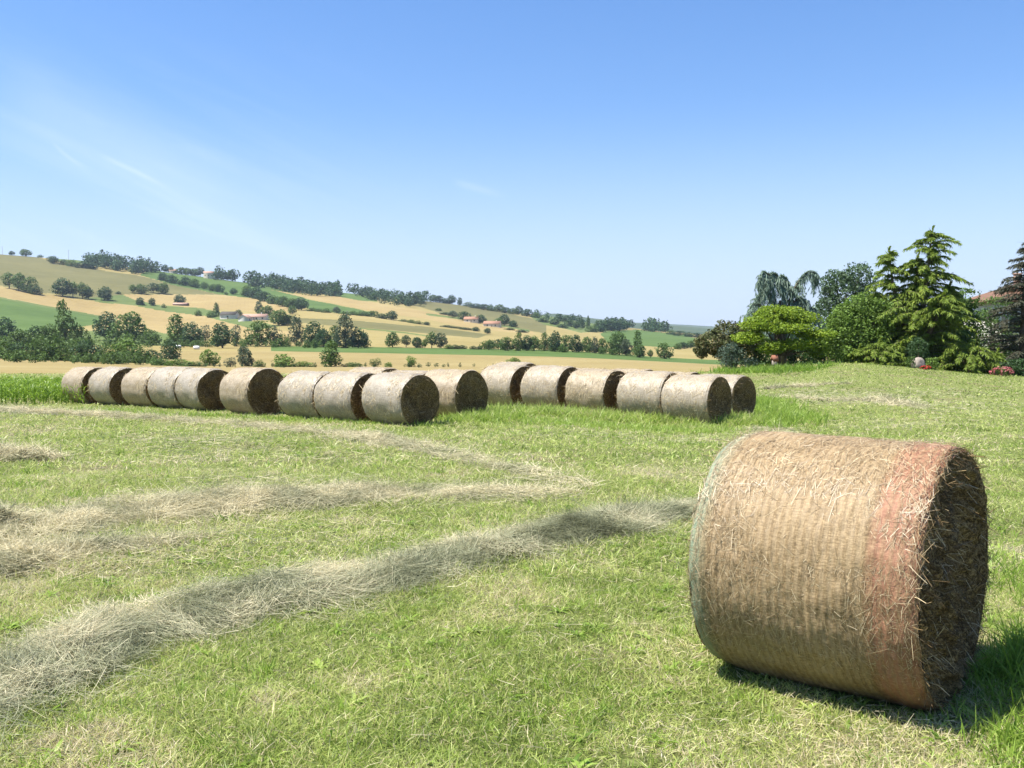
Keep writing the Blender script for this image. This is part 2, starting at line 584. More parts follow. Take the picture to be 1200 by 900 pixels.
HILLSHAPES = {   # nominal 10 m tall; lobes, trunk top, leaf count, leaf size
    'round': ([(0, 0, 5.2, 4.1, 4.1, 3.9), (-2.3, .4, 3.9, 2.8, 2.6, 2.7), (2.4, -.3, 4.2, 2.7, 2.6, 2.8), (.3, -.6, 7.6, 2.6, 2.6, 2.2), (-.6, -1.6, 2.6, 2.8, 2.2, 1.9)], 4, 1575, 0.76),
    'broad': ([(-2.3, 0, 4.9, 3.2, 3.1, 3.7), (2.1, .5, 5.5, 3.3, 3.0, 4.0), (0, -.8, 2.9, 4.1, 3.4, 2.5), (.4, .2, 7.8, 2.3, 2.2, 2.1)], 3.5, 1650, 0.76),
    'tall': ([(0, 0, 6.4, 2.8, 2.8, 3.5), (-1.6, .3, 4.2, 3.0, 2.7, 2.9), (1.8, -.2, 3.5, 2.7, 2.5, 2.6), (.6, 0, 8.6, 1.7, 1.7, 1.6), (0, -.4, 2.2, 3.1, 2.6, 1.9)], 5, 1470, 0.68),
    'stalked': ([(-.9, 0, 6.2, 3.3, 3.2, 3.4), (1.9, .3, 5.7, 2.9, 2.7, 3.0), (-2.8, .2, 5.2, 2.1, 2.0, 2.2), (.2, 0, 8.4, 1.9, 1.9, 1.5), (1.2, -.2, 3.2, 1.9, 1.7, 1.3)], 4, 1230, 0.72),
    'shrub': ([(-2.7, 0, 3.2, 3.1, 3.0, 3.9), (2.5, .3, 3.6, 3.1, 3.0, 4.1), (.1, -.4, 5.2, 3.0, 2.9, 4.3), (0, 0, 1.4, 4.7, 3.6, 2.2)], 3, 1500, 0.80),
    'spire': ([(0, 0, 2.4, 3.0, 3.0, 2.3), (0, 0, 4.8, 2.4, 2.4, 2.5), (.1, 0, 7.0, 1.75, 1.75, 2.3), (0, 0, 8.8, 1.0, 1.0, 1.4)], 8, 1080, 0.64),
    'open': ([(-1.9, 0, 6.4, 2.4, 2.4, 2.5), (1.7, .4, 7.3, 2.2, 2.2, 2.4), (.2, -.4, 4.2, 2.8, 2.4, 2.3), (2.6, 0, 4.4, 1.9, 1.8, 1.9), (-2.7, .2, 3.8, 1.9, 1.7, 1.9), (.2, 0, 1.8, 2.2, 2.0, 1.5)], 5, 1080, 0.64),
}
_meshes = {}


def hill_meshes(shape, colour):
    key = (shape, colour)
    if key not in _meshes:
        lobes, tt, n, ls = HILLSHAPES[shape]
        a = Acc()
        add_leaves(a, crown_points(lobes, n, 11 + len(_meshes)), ls)
        cm = make_mesh('crown', np.concatenate(a.v), a.f, LEAF[colour], False, np.concatenate(a.t))
        b = Acc()
        b.add(*tube([(0, 0, -.6), (.05, 0, tt * .5), (.1, .05, tt + 1)], [.36, .26, .1], 6))
        for x, y, z in ((-1.6, .3, tt + .8), (1.7, -.2, tt + .9), (.2, .8, tt + 1.8)):
            b.add(*tube([(.04, 0, tt * .55), (x * .5, y * .5, tt * .8), (x, y, z)], [.16, .12, .05], 5))
        tm = make_mesh('trunk', np.concatenate(b.v), b.f, BARK, True, np.concatenate(b.t))
        _meshes[key] = (cm, tm)
    return _meshes[key]


def hill_tree(X, Y, hpx, wpx, shape, colour, label, group, name='tree', cat='tree', sink=.05):
    p = ground_at(X, Y)
    h = hpx * p[1] / F
    w = wpx * 1.14 * p[1] / F
    h *= 1.1
    t = thing(name, label, cat, p - np.array((0, 0, sink * h)), random.random() * 6.28, group)
    cm, tm = hill_meshes(shape, colour)
    nomw = 8.0
    t.scale = (w / nomw, w / nomw, h / 10)
    link('crown', cm, t)
    link('trunk', tm, t)
    return t


ORD = ['first', 'second', 'third', 'fourth', 'fifth', 'sixth', 'seventh', 'eighth', 'ninth', 'tenth', 'eleventh', 'twelfth', 'thirteenth', 'fourteenth', 'fifteenth', 'sixteenth', 'seventeenth', 'eighteenth', 'nineteenth', 'twentieth', 'twenty-first', 'twenty-second']
CW = {'dark': 'dark', 'mid': 'green', 'light': 'light green', 'grey': 'greyish', 'gold': 'golden', 'purple': 'dark'}
SW = {'round': 'rounded', 'broad': 'broad', 'tall': 'tall', 'stalked': 'bare-stemmed', 'shrub': 'bushy', 'spire': 'pointed', 'open': 'loose'}


def tree_row(specs, place, group, name='tree', noun='tree', cat='tree', sink=.05):
    specs = sorted(specs, key=lambda s: s[0])
    for i, (X, Y, h, w, sh, co) in enumerate(specs):
        if co == 'dark' and random.random() < .35:
            co = 'mid'
        h *= random.uniform(.92, 1.12)
        lab = f'{CW[co]} {SW[sh]} {noun}, {ORD[i]} from the left {place}'
        hill_tree(X, Y, h, w, sh, co, lab, group, name, cat, sink)


tree_row([(13, 338, 19, 15, 'stalked', 'dark'), (24, 340.5, 20, 14, 'round', 'dark'), (36, 343, 18, 13, 'broad', 'dark'), (44, 345, 12, 10, 'shrub', 'dark')],
         'in the clump left on the olive field', 'trees along the foot of the olive field')
tree_row([(75, 347, 19, 19, 'round', 'dark'), (87, 348.5, 17, 13, 'stalked', 'dark'), (98, 350, 18, 13, 'stalked', 'mid'), (105, 350.5, 16, 11, 'round', 'dark')],
         'in the middle clump below the olive field', 'trees along the foot of the olive field')
hill_tree(124, 352, 16, 16, 'round', 'dark', 'lone round dark tree right of the middle olive field clump', 'trees along the foot of the olive field')
hill_tree(140, 345, 4, 5, 'shrub', 'dark', 'tiny dark bush alone above the pale field corner', None, 'bush', 'bush')
tree_row([(157, 343.5, 10, 10, 'stalked', 'dark'), (167, 344.5, 12, 12, 'round', 'mid'), (181, 343.5, 12, 12, 'stalked', 'dark'), (192, 344.5, 14, 13, 'round', 'dark')],
         'of two pairs at the olive field', 'paired trees at the right corner of the olive field')
tree_row([(165, 357.5, 10, 11, 'shrub', 'dark'), (179, 358.5, 9, 8, 'round', 'dark'), (193, 361, 5, 5, 'shrub', 'mid'), (233, 370, 7, 6, 'shrub', 'dark')],
         'on the thin pasture strip', 'bushes on the pasture strip', 'bush', 'bush', 'bush')
hill_tree(212, 356.5, 11, 13, 'round', 'dark', 'round dark tree beside the low shed on the hillside', None)
tree_row([(17, 299, 5, 6, 'round', 'dark'), (33, 299, 8, 12, 'round', 'dark'), (50, 301, 3, 5, 'shrub', 'dark')],
         'alone on the left skyline', 'lone trees on the skyline')
tree_row([(62, 308, 7, 8, 'stalked', 'dark'), (66, 309, 9, 9, 'round', 'dark'), (77, 310, 6, 10, 'shrub', 'dark'), (87, 312, 7, 11, 'shrub', 'mid'), (98, 314, 8, 12, 'shrub', 'dark'), (108, 315, 8, 12, 'shrub', 'dark')],
         'in the hedge before the hilltop wood', 'hedge trees left of the hilltop wood')
tree_row([(195, 318, 9, 8, 'round', 'dark'), (202, 316, 7, 6, 'round', 'mid'), (214, 320, 8, 10, 'broad', 'mid'), (222, 321, 9, 10, 'round', 'dark'), (230, 322, 9, 11, 'broad', 'dark'), (236, 322, 12, 9, 'stalked', 'dark')],
         'around the white ridge cottage', 'trees between the ridge houses')
tree_row([(193, 329, 9, 10, 'round', 'dark'), (203, 332, 10, 12, 'broad', 'dark'), (219, 335, 10, 11, 'round', 'dark'), (229, 336.5, 10, 12, 'broad', 'dark'), (241, 338.5, 8, 9, 'round', 'dark'), (251, 341, 9, 10, 'round', 'dark'), (258, 342, 9, 9, 'broad', 'mid'), (275, 345, 7, 8, 'round', 'dark'), (266, 345, 3, 4, 'shrub', 'mid')],
         'in the line below the ridge pasture', 'trees below the ridge pasture')
tree_row([(290, 347.5, 11, 14, 'broad', 'dark'), (301, 350, 13, 14, 'round', 'dark'), (311, 353, 12, 13, 'broad', 'dark'), (321, 356, 11, 13, 'shrub', 'dark'), (332, 359, 12, 14, 'round', 'dark'), (342, 361.5, 12, 13, 'broad', 'dark'), (354, 363.5, 16, 16, 'round', 'dark')],
         'in the hedgerow above the farmhouse', 'trees of the thick hedgerow above the farm')
tree_row([(366, 364.5, 4, 10, 'shrub', 'mid'), (374, 365.5, 4, 10, 'shrub', 'dark'), (383, 366.5, 5, 9, 'shrub', 'dark'), (395, 367.5, 8, 8, 'round', 'grey'), (404, 368.5, 4, 10, 'shrub', 'dark'), (414, 369.5, 5, 11, 'shrub', 'dark'), (425, 370.5, 6, 12, 'shrub', 'dark'), (436, 371.5, 7, 12, 'broad', 'dark'), (448, 373.5, 6, 12, 'shrub', 'dark'), (459, 375, 11, 13, 'round', 'dark')],
         'in the long low slope hedge', 'shrubs of the long hedge across the slope', 'hedge_shrub', 'shrub', 'shrub')
tree_row([(473, 377, 3, 8, 'shrub', 'dark'), (482, 378.5, 4, 9, 'shrub', 'mid'), (490, 380, 4, 8, 'shrub', 'dark'), (500, 381, 4, 8, 'shrub', 'dark')],
         'past the end of the long hedge', 'low shrubs past the long hedge', 'hedge_shrub', 'shrub', 'shrub')
tree_row([(373, 333, 6, 6, 'round', 'dark'), (385, 334, 6, 8, 'shrub', 'dark'), (393, 335, 7, 9, 'round', 'dark'), (365, 333, 6, 7, 'round', 'dark'), (425, 345, 7, 7, 'round', 'dark'), (431, 345, 5, 8, 'shrub', 'dark')],
         'on the skyline past the long wood', 'skyline trees beyond the long wood')
tree_row([(508, 352, 8, 10, 'round', 'dark'), (515, 353, 8, 10, 'broad', 'dark'), (523, 354.5, 7, 11, 'shrub', 'dark'), (530, 356, 10, 10, 'round', 'dark'), (539, 357, 9, 8, 'tall', 'dark'), (549, 359, 5, 10, 'shrub', 'dark'), (558, 361, 6, 11, 'shrub', 'dark'), (567, 363, 7, 11, 'broad', 'dark'), (575, 364, 7, 10, 'shrub', 'dark'), (585, 365.5, 8, 12, 'round', 'dark'), (593, 367, 7, 11, 'round', 'dark'), (601, 368.5, 8, 9, 'broad', 'dark'), (608, 369, 10, 9, 'round', 'dark'), (617, 371, 8, 12, 'broad', 'dark'), (627, 372.5, 7, 12, 'shrub', 'dark')],
         'in the line along the right ridge', 'trees along the right ridge')
tree_row([(514, 364, 3, 9, 'shrub', 'dark'), (531, 372, 8, 10, 'round', 'grey'), (545, 376, 10, 12, 'broad', 'dark'), (554, 378, 7, 10, 'shrub', 'dark'), (563, 379, 11, 12, 'round', 'dark'), (574, 383, 7, 11, 'shrub', 'dark'), (584, 382.5, 9, 12, 'broad', 'dark'), (591, 381, 13, 11, 'round', 'dark'), (601, 382.5, 8, 11, 'shrub', 'dark'), (522, 368.5, 3, 10, 'shrub', 'dark'), (597, 387, 3, 10, 'shrub', 'dark'), (612, 390, 4, 11, 'shrub', 'dark')],
         'in the broken hedge descending the hillside', 'trees of the descending broken hedge')
tree_row([(524, 383.5, 2.5, 12, 'shrub', 'dark'), (536, 385, 2.5, 13, 'shrub', 'dark'), (547, 386.5, 3, 12, 'shrub', 'dark'), (558, 388, 5, 9, 'shrub', 'dark'), (571, 391, 6, 8, 'round', 'dark')],
         'in the short thin field hedge', 'shrubs of the short thin hedge', 'hedge_shrub', 'shrub', 'shrub')
tree_row([(460, 407, 17, 14, 'round', 'mid'), (476, 407, 15, 11, 'stalked', 'dark'), (489, 407.5, 13, 14, 'broad', 'dark'), (498, 408, 10, 8, 'stalked', 'dark'), (506, 408, 17, 13, 'stalked', 'mid'), (517, 408, 17, 13, 'round', 'grey')],
         'in the open row behind the strip', 'open row of trees behind the green strip')
tree_row([(526, 409, 6, 9, 'shrub', 'mid'), (533, 409, 6, 9, 'shrub', 'dark'), (541, 409, 5, 9, 'shrub', 'dark'), (555, 409.5, 5, 7, 'shrub', 'dark'), (562, 409.5, 5, 7, 'shrub', 'dark')],
         'of the bushes behind the green strip', 'low bushes behind the green strip', 'bush', 'bush', 'bush')
tree_row([(573, 410, 11, 13, 'round', 'dark'), (584, 409.5, 12, 11, 'stalked', 'dark'), (595, 411, 15, 14, 'broad', 'dark'), (607, 411, 22, 13, 'tall', 'mid'), (617, 411, 16, 13, 'round', 'dark'), (626, 411, 18, 15, 'stalked', 'dark'), (639, 411, 21, 15, 'tall', 'dark'), (650, 412, 22, 14, 'round', 'dark'), (662, 412, 20, 16, 'broad', 'mid'), (675, 413, 19, 14, 'tall', 'dark'), (688, 413, 17, 13, 'round', 'dark'), (697, 414, 20, 10, 'tall', 'grey'), (705, 414.5, 17, 12, 'broad', 'mid'), (718, 416, 22, 13, 'tall', 'dark'), (726, 416, 25, 16, 'round', 'mid'), (734, 417, 20, 12, 'round', 'grey'), (747, 418.5, 27, 14, 'tall', 'mid'), (749, 419, 15, 14, 'round', 'dark'), (762, 419.5, 10, 8, 'stalked', 'mid'), (779, 420.5, 19, 17, 'broad', 'dark')],
         'in the long dark valley line', 'long tree line across the valley')
tree_row([(794, 409, 7, 9, 'shrub', 'dark'), (801, 408.5, 8, 10, 'broad', 'dark'), (809, 408, 9, 10, 'round', 'dark'), (817, 408, 8, 9, 'round', 'dark')],
         'in the clump below the green hill', 'clump below the green hill field')
tree_row([(636, 378, 6, 12, 'shrub', 'dark'), (650, 381, 8, 10, 'round', 'dark'), (660, 384, 5, 10, 'shrub', 'dark'), (668, 383, 7, 11, 'broad', 'dark'), (676, 385, 8, 8, 'round', 'dark'), (682, 385, 11, 7, 'tall', 'dark'), (689, 386, 17, 7, 'spire', 'dark'), (699, 387, 10, 8, 'tall', 'mid'), (694, 389, 8, 12, 'shrub', 'dark'), (704, 389, 8, 11, 'broad', 'dark')],
         'in the group around the far poplar', 'trees on the far pasture')
tree_row([(786, 392, 6, 10, 'shrub', 'dark'), (795, 393.5, 6, 11, 'broad', 'dark'), (806, 395, 6, 12, 'shrub', 'dark'), (817, 396, 6, 12, 'broad', 'dark'), (829, 397, 7, 12, 'round', 'dark')],
         'in the hedge above the green hill', 'hedge above the green hill field')
# valley floor trees on the left
tree_row([(4, 404, 33, 30, 'round', 'dark'), (22, 412, 26, 22, 'broad', 'dark'), (42, 408, 28, 20, 'broad', 'dark'), (55, 408, 28, 24, 'round', 'mid'), (76, 408, 51, 24, 'tall', 'mid'), (93, 408, 25, 18, 'broad', 'mid'), (125, 399, 30, 27, 'round', 'dark'), (151, 402, 32, 34, 'round', 'dark'), (177, 404, 17, 18, 'round', 'mid'), (207, 405, 37, 28, 'tall', 'mid'), (226, 406, 27, 22, 'round', 'dark')],
         'of the big left valley trees', 'big valley trees at the left')
tree_row([(241, 402, 20, 12, 'open', 'grey'), (261, 408, 29, 24, 'round', 'dark'), (277, 406, 24, 14, 'open', 'grey'), (302, 406, 29, 24, 'broad', 'mid'), (321, 406, 24, 20, 'open', 'grey'), (331, 406, 16, 14, 'shrub', 'dark'), (348, 405, 34, 18, 'tall', 'grey'), (369, 406, 28, 22, 'round', 'dark'), (379, 407, 20, 16, 'round', 'dark'), (392, 407, 26, 18, 'tall', 'mid'), (405, 408, 38, 24, 'tall', 'grey'), (420, 408, 22, 16, 'round', 'dark'), (428, 407, 16, 11, 'stalked', 'grey')],
         'in the line below the farmhouse', 'valley tree line below the farmhouse')
tree_row([(254, 371, 15, 12, 'spire', 'dark'), (248, 372, 8, 10, 'shrub', 'dark'), (304, 367, 13, 9, 'tall', 'dark'), (313, 371, 12, 16, 'round', 'mid'), (327, 382, 20, 20, 'round', 'mid'), (338, 382, 14, 14, 'broad', 'dark'), (343, 368, 9, 9, 'round', 'dark'), (337, 380, 10, 8, 'round', 'gold'), (280, 371, 8, 8, 'round', 'dark')],
         'around the red-roofed farmhouse', 'trees around the farmhouse')
# shrubs along the nearer hedge line
tree_row([(3, 420, 26, 28, 'shrub', 'mid'), (24, 421, 22, 26, 'shrub', 'dark'), (45, 422, 28, 26, 'shrub', 'dark'), (64, 422, 30, 26, 'shrub', 'mid'), (84, 423, 24, 24, 'shrub', 'mid'), (101, 424, 26, 26, 'shrub', 'dark'), (120, 424, 22, 24, 'shrub', 'mid'), (145, 424, 29, 28, 'shrub', 'light'), (160, 425, 20, 24, 'shrub', 'mid'), (176, 425, 16, 20, 'shrub', 'dark'), (200, 421, 26, 20, 'shrub', 'dark')],
         'in the thick left hedge bank', 'shrubs of the thick hedge bank', 'hedge_shrub', 'shrub', 'shrub', .08)
tree_row([(190, 428, 8, 22, 'shrub', 'mid'), (210, 429, 8, 22, 'shrub', 'light'), (228, 429.5, 7, 20, 'shrub', 'mid'), (246, 428.5, 19, 17, 'broad', 'light'), (270, 430, 12, 14, 'open', 'grey'), (287, 429, 24, 19, 'broad', 'grey'), (304, 430, 8, 10, 'shrub', 'mid'), (333, 430, 16, 24, 'shrub', 'light'), (356, 430, 8, 18, 'shrub', 'light'), (388, 430, 28, 26, 'tall', 'mid'), (413, 430, 6, 22, 'shrub', 'mid'), (440, 430, 11, 12, 'open', 'mid'), (455, 430, 6, 8, 'shrub', 'light'), (482, 430, 13, 17, 'open', 'light'), (602, 430, 12, 14, 'broad', 'light')],
         'along the hedge behind the bales', 'bushes of the low hedge behind the bales', 'hedge_shrub', 'shrub', 'shrub', .08)


def wood(name, label, band, n, hpx, colour='dark', cat='wood'):
    """far wood that reads as one mass: many crowns inside a band of ground (pixel polygon gives only where it stands)"""
    a = Acc()
    band = np.array(band, float)
    x0, y0 = band.min(0)
    x1, y1 = band.max(0)
    c = 0
    tries = 0
    while c < n and tries < n * 60:
        tries += 1
        X, Y = rng.uniform(x0, x1), rng.uniform(y0, y1)
        if not inpoly(np.array([X]), np.array([Y]), band)[0]:
            continue
        p = ground_at(X, Y)
        h = hpx * (.75 + .5 * rng.random()) * p[1] / F
        w = h * rng.uniform(.75, 1.15)
        lobes, tt, nn, ls = HILLSHAPES[random.choice(['round', 'broad', 'tall', 'shrub'])]
        q = crown_points(lobes, 150, int(rng.integers(999)))
        q = q * np.array((w / 10, w / 10, h / 10)) + p
        nq = len(q)
        v, f = leaves(q, w * .17 * (.6 + .8 * rng.random(nq)), .3)
        a.add(v, f, np.repeat(np.clip(rng.normal(rng.uniform(.15, .75), .2, nq), 0, 1), 4))
        c += 1
    o = a.build(name, [LEAF[colour]])
    return tag(o, label, None, None, 'stuff')


wood('hilltop_wood', 'dense dark wood on the hilltop at left', [(98, 308), (110, 306), (150, 310), (188, 318), (186, 324), (165, 323), (130, 317), (100, 313)], 60, 13)
wood('ridge_wood', 'long dark wood along the ridge right of the cream house', [(252, 326), (285, 329), (320, 333), (360, 339), (402, 344), (400, 349), (370, 348), (335, 342), (300, 337), (283, 330), (254, 329)], 110, 13)
wood('hillside_wood', 'dark wood where the ridge dips, right of the long ridge wood', [(404, 340), (440, 347), (470, 350), (502, 354), (500, 359), (475, 361), (450, 356), (420, 348)], 55, 12)
for lab, band, n_, hp in (
        ('rough undergrowth joining the valley trees below the farmhouse', [(195, 404), (330, 405), (432, 406), (432, 408.5), (330, 408.5), (195, 408)], 70, 9),
        ('undergrowth along the long dark valley tree line', [(566, 409), (640, 410), (700, 413), (752, 417.5), (752, 419), (700, 415), (640, 412), (566, 410.5)], 60, 9),
        ('undergrowth below the big left valley trees', [(-10, 406), (100, 406), (180, 404), (190, 409), (100, 414), (-10, 414)], 60, 14),
        ('scrub filling the hedge bank behind the left bales', [(-20, 420), (100, 423), (205, 427), (205, 430), (100, 427), (-20, 424)], 60, 13),
        ('low scrub along the near hedge behind the bales', [(205, 429.2), (330, 430), (620, 430), (620, 430.8), (330, 431), (205, 430.4)], 36, 5),
        ('undergrowth in the thick hedgerow above the farmhouse', [(283, 345), (320, 354), (362, 363), (362, 364.5), (320, 356.5), (283, 347.5)], 36, 8),
        ('undergrowth in the line below the ridge pasture', [(188, 328), (230, 336), (262, 342), (262, 343.5), (230, 338), (188, 330)], 26, 5)):
    wood('undergrowth', lab, band, n_, hp, 'mid' if hp > 8 else 'dark')
wood('far_ridge_wood', 'distant wood above the green hill field', [(702, 386), (730, 384), (760, 387), (782, 389), (778, 391), (745, 387), (704, 389)], 50, 13)
wood('far_hill_trees', 'thin distant woodland on the far right ridge', [(628, 370), (660, 374), (690, 380), (690, 383), (655, 378), (628, 374)], 22, 8)

# ------------------------------------------------------------------ buildings
WALLW = simple('white_render', (.50, .47, .41), (.62, .58, .51), 1.2, .9)
WALLC = simple('cream_render', (.56, .49, .37), (.66, .58, .45), 1.2, .9)
TILE = simple('terracotta_tiles', (.26, .135, .085), (.36, .20, .13), 5, .85, .2, .3)
TILEP = simple('faded_tiles', (.34, .20, .145), (.43, .28, .21), 5, .85, .2, .3)
DARKW = simple('dark_timber', (.05, .045, .04), (.10, .085, .07), 3, .85)
GLASS = simple('window_glass', (.03, .04, .05), (.06, .07, .08), 2, .15, .5)
SHUT = simple('painted_shutter', (.30, .22, .15), (.36, .27, .19), 4, .6)
STONE = simple('pale_stone', (.22, .185, .15), (.36, .30, .25), 7, .9, .2, .8)
WOODP = simple('weathered_wood', (.28, .23, .17), (.40, .34, .26), 6, .85)
REDP = simple('red_brown_cap', (.20, .08, .05), (.27, .12, .075), 5, .8)


def gable(acc, c, w, l, h, rise, over=.4, mat=0):
    """gabled roof slab, ridge along x"""
    x = l / 2 + over
    y = w / 2 + over
    t = .18
    cx, cy, cz = c
    z0 = h - over * rise / (w / 2)
    v = [(-x, -y, z0), (x, -y, z0), (x, 0, h + rise), (-x, 0, h + rise), (x, y, z0), (-x, y, z0),
         (-x, -y, z0 + t), (x, -y, z0 + t), (x, 0, h + rise + t), (-x, 0, h + rise + t), (x, y, z0 + t), (-x, y, z0 + t)]
    v = np.array(v) + np.array(c)
    acc.add(v, [(0, 3, 2, 1), (3, 5, 4, 2), (6, 7, 8, 9), (9, 8, 10, 11), (0, 1, 7, 6), (4, 5, 11, 10), (1, 2, 8, 7), (2, 4, 10, 8), (5, 3, 9, 11), (3, 0, 6, 9)], .5, mat)


def gable_body(acc, w, l, h, rise):
    x, y = l / 2, w / 2
    v = [(-x, -y, -1), (x, -y, -1), (x, y, -1), (-x, y, -1), (-x, -y, h), (x, -y, h), (x, y, h), (-x, y, h)]
    acc.add(np.array(v), [(0, 1, 5, 4), (1, 2, 6, 5), (2, 3, 7, 6), (3, 0, 4, 7)], .5)
    acc.add(np.array([(x, -y, h), (x, y, h), (x, 0, h + rise), (-x, -y, h), (-x, y, h), (-x, 0, h + rise)]), [(0, 1, 2), (4, 3, 5)], .5)


def small_house(X, Y, w, l, h, rise, rot, wall, roof, label, windows=2, name='farmhouse', cat='house', chim=True):
    p = ground_at(X, Y)
    t = thing(name, label, cat, p, rot)
    a = Acc()
    gable_body(a, w, l, h, rise)
    a.build('wall', [wall], t)
    a = Acc()
    gable(a, (0, 0, .02), w, l, h, rise)
    r = a.build('roof', [roof], t)
    if chim:
        a = Acc()
        box(a, (l * .25, 0, h + rise + .3), (.7, .6, 1.5))
        a.build('chimney', [wall], r)
    for i in range(windows):
        a = Acc()
        box(a, (-l / 2 + l * (i + .5) / windows, -w / 2 - .02, h * .55), (1.1, .12, 1.3))
        a.build('window', [GLASS], t)
    if windows:
        a = Acc()
        box(a, (l * .02, -w / 2 - .02, 1.0), (1.0, .1, 2.0))
        a.build('door', [SHUT], t)
    return t


small_house(300, 375.5, 8, 18, 2.6, 1.9, -.12, WALLW, TILEP, 'long white farmhouse with a pale terracotta roof on the hillside', 4)
small_house(288, 377, 7, 6.5, 2.8, 1.9, 1.3, WALLW, TILEP, 'white gable-ended wing in front of the red-roofed farmhouse', 1, 'cottage', 'house', False)
small_house(270, 374, 9, 12, 3.4, 2.2, -.1, WALLW, DARKW, 'dark-roofed barn at the left of the farmhouse', 1, 'barn', 'barn', False)
small_house(246, 326.5, 9, 12, 7.0, 2.4, .2, WALLC, TILEP, 'tall cream house between trees on the ridge', 3)
small_house(205, 318, 7, 10, 3.2, 2, .2, WALLW, TILEP, 'small white cottage on the ridge left of the cream house', 2, 'cottage', 'house')
small_house(213, 358.5, 5, 13, 1.4, 1.2, -.1, DARKW, TILEP, 'low open shed under the round tree on the slope', 0, 'shed', 'shed', False)
small_house(553, 378, 8, 13, 3, 2.1, -.2, WALLC, TILE, 'small red-roofed house among trees on the far slope', 2, 'cottage', 'house')
small_house(577, 383.5, 8, 14, 3, 2.1, -.2, WALLC, TILE, 'red-roofed house lowest in the broken hedge', 2, 'cottage', 'house')

for i, (X, Y, hp, lab) in enumerate([(6, 299, 10, 'thin utility pole on the skyline at the far left'), (83, 306, 13, 'thin utility pole on the skyline left of the hilltop wood')]):
    p = ground_at(X, Y)
    h = hp * p[1] / F
    t = thing('utility_pole', lab, 'pole', p, .3, 'utility poles on the skyline')
    a = Acc()
    a.add(*tube([(0, 0, -.5), (0, 0, h)], [.22, .15], 6))
    a.build('post', [WOODP], t)
    a = Acc()
    box(a, (0, -.18, h - .6), (2.2, .14, .18))
    a.build('crossarm', [WOODP], t)
# pale wrapped bales lying in the valley field
WRAP = simple('white_wrap', (.70, .69, .66), (.80, .79, .77), 3, .45, .4)
for i, (X, Y, lab) in enumerate([(209, 408.2, 'white wrapped bale below the tall valley tree at left'), (230.5, 409.4, 'white wrapped bale right of the other one in the valley field')]):
    p = ground_at(X, Y)
    a = Acc()
    th = np.linspace(0, 2 * np.pi, 18, endpoint=False)
    path = [(-.95, 0, .55), (-.9, 0, .55), (-.3, 0, .58), (.4, 0, .57), (.9, 0, .55), (.95, 0, .55)]
    v, q = tube(path, [.35, .55, .6, .59, .56, .3], 14)
    a.add(v, q)
    for e in (0, 5):
        a.add(v[e * 14:(e + 1) * 14], [tuple(range(14))], .5)
    o = a.build('wrapped_bale', [WRAP], None, True)
    o.location = p
    o.rotation_euler = (0, 0, .1 * i)
    tag(o, lab, 'bale', 'white wrapped bales in the valley')

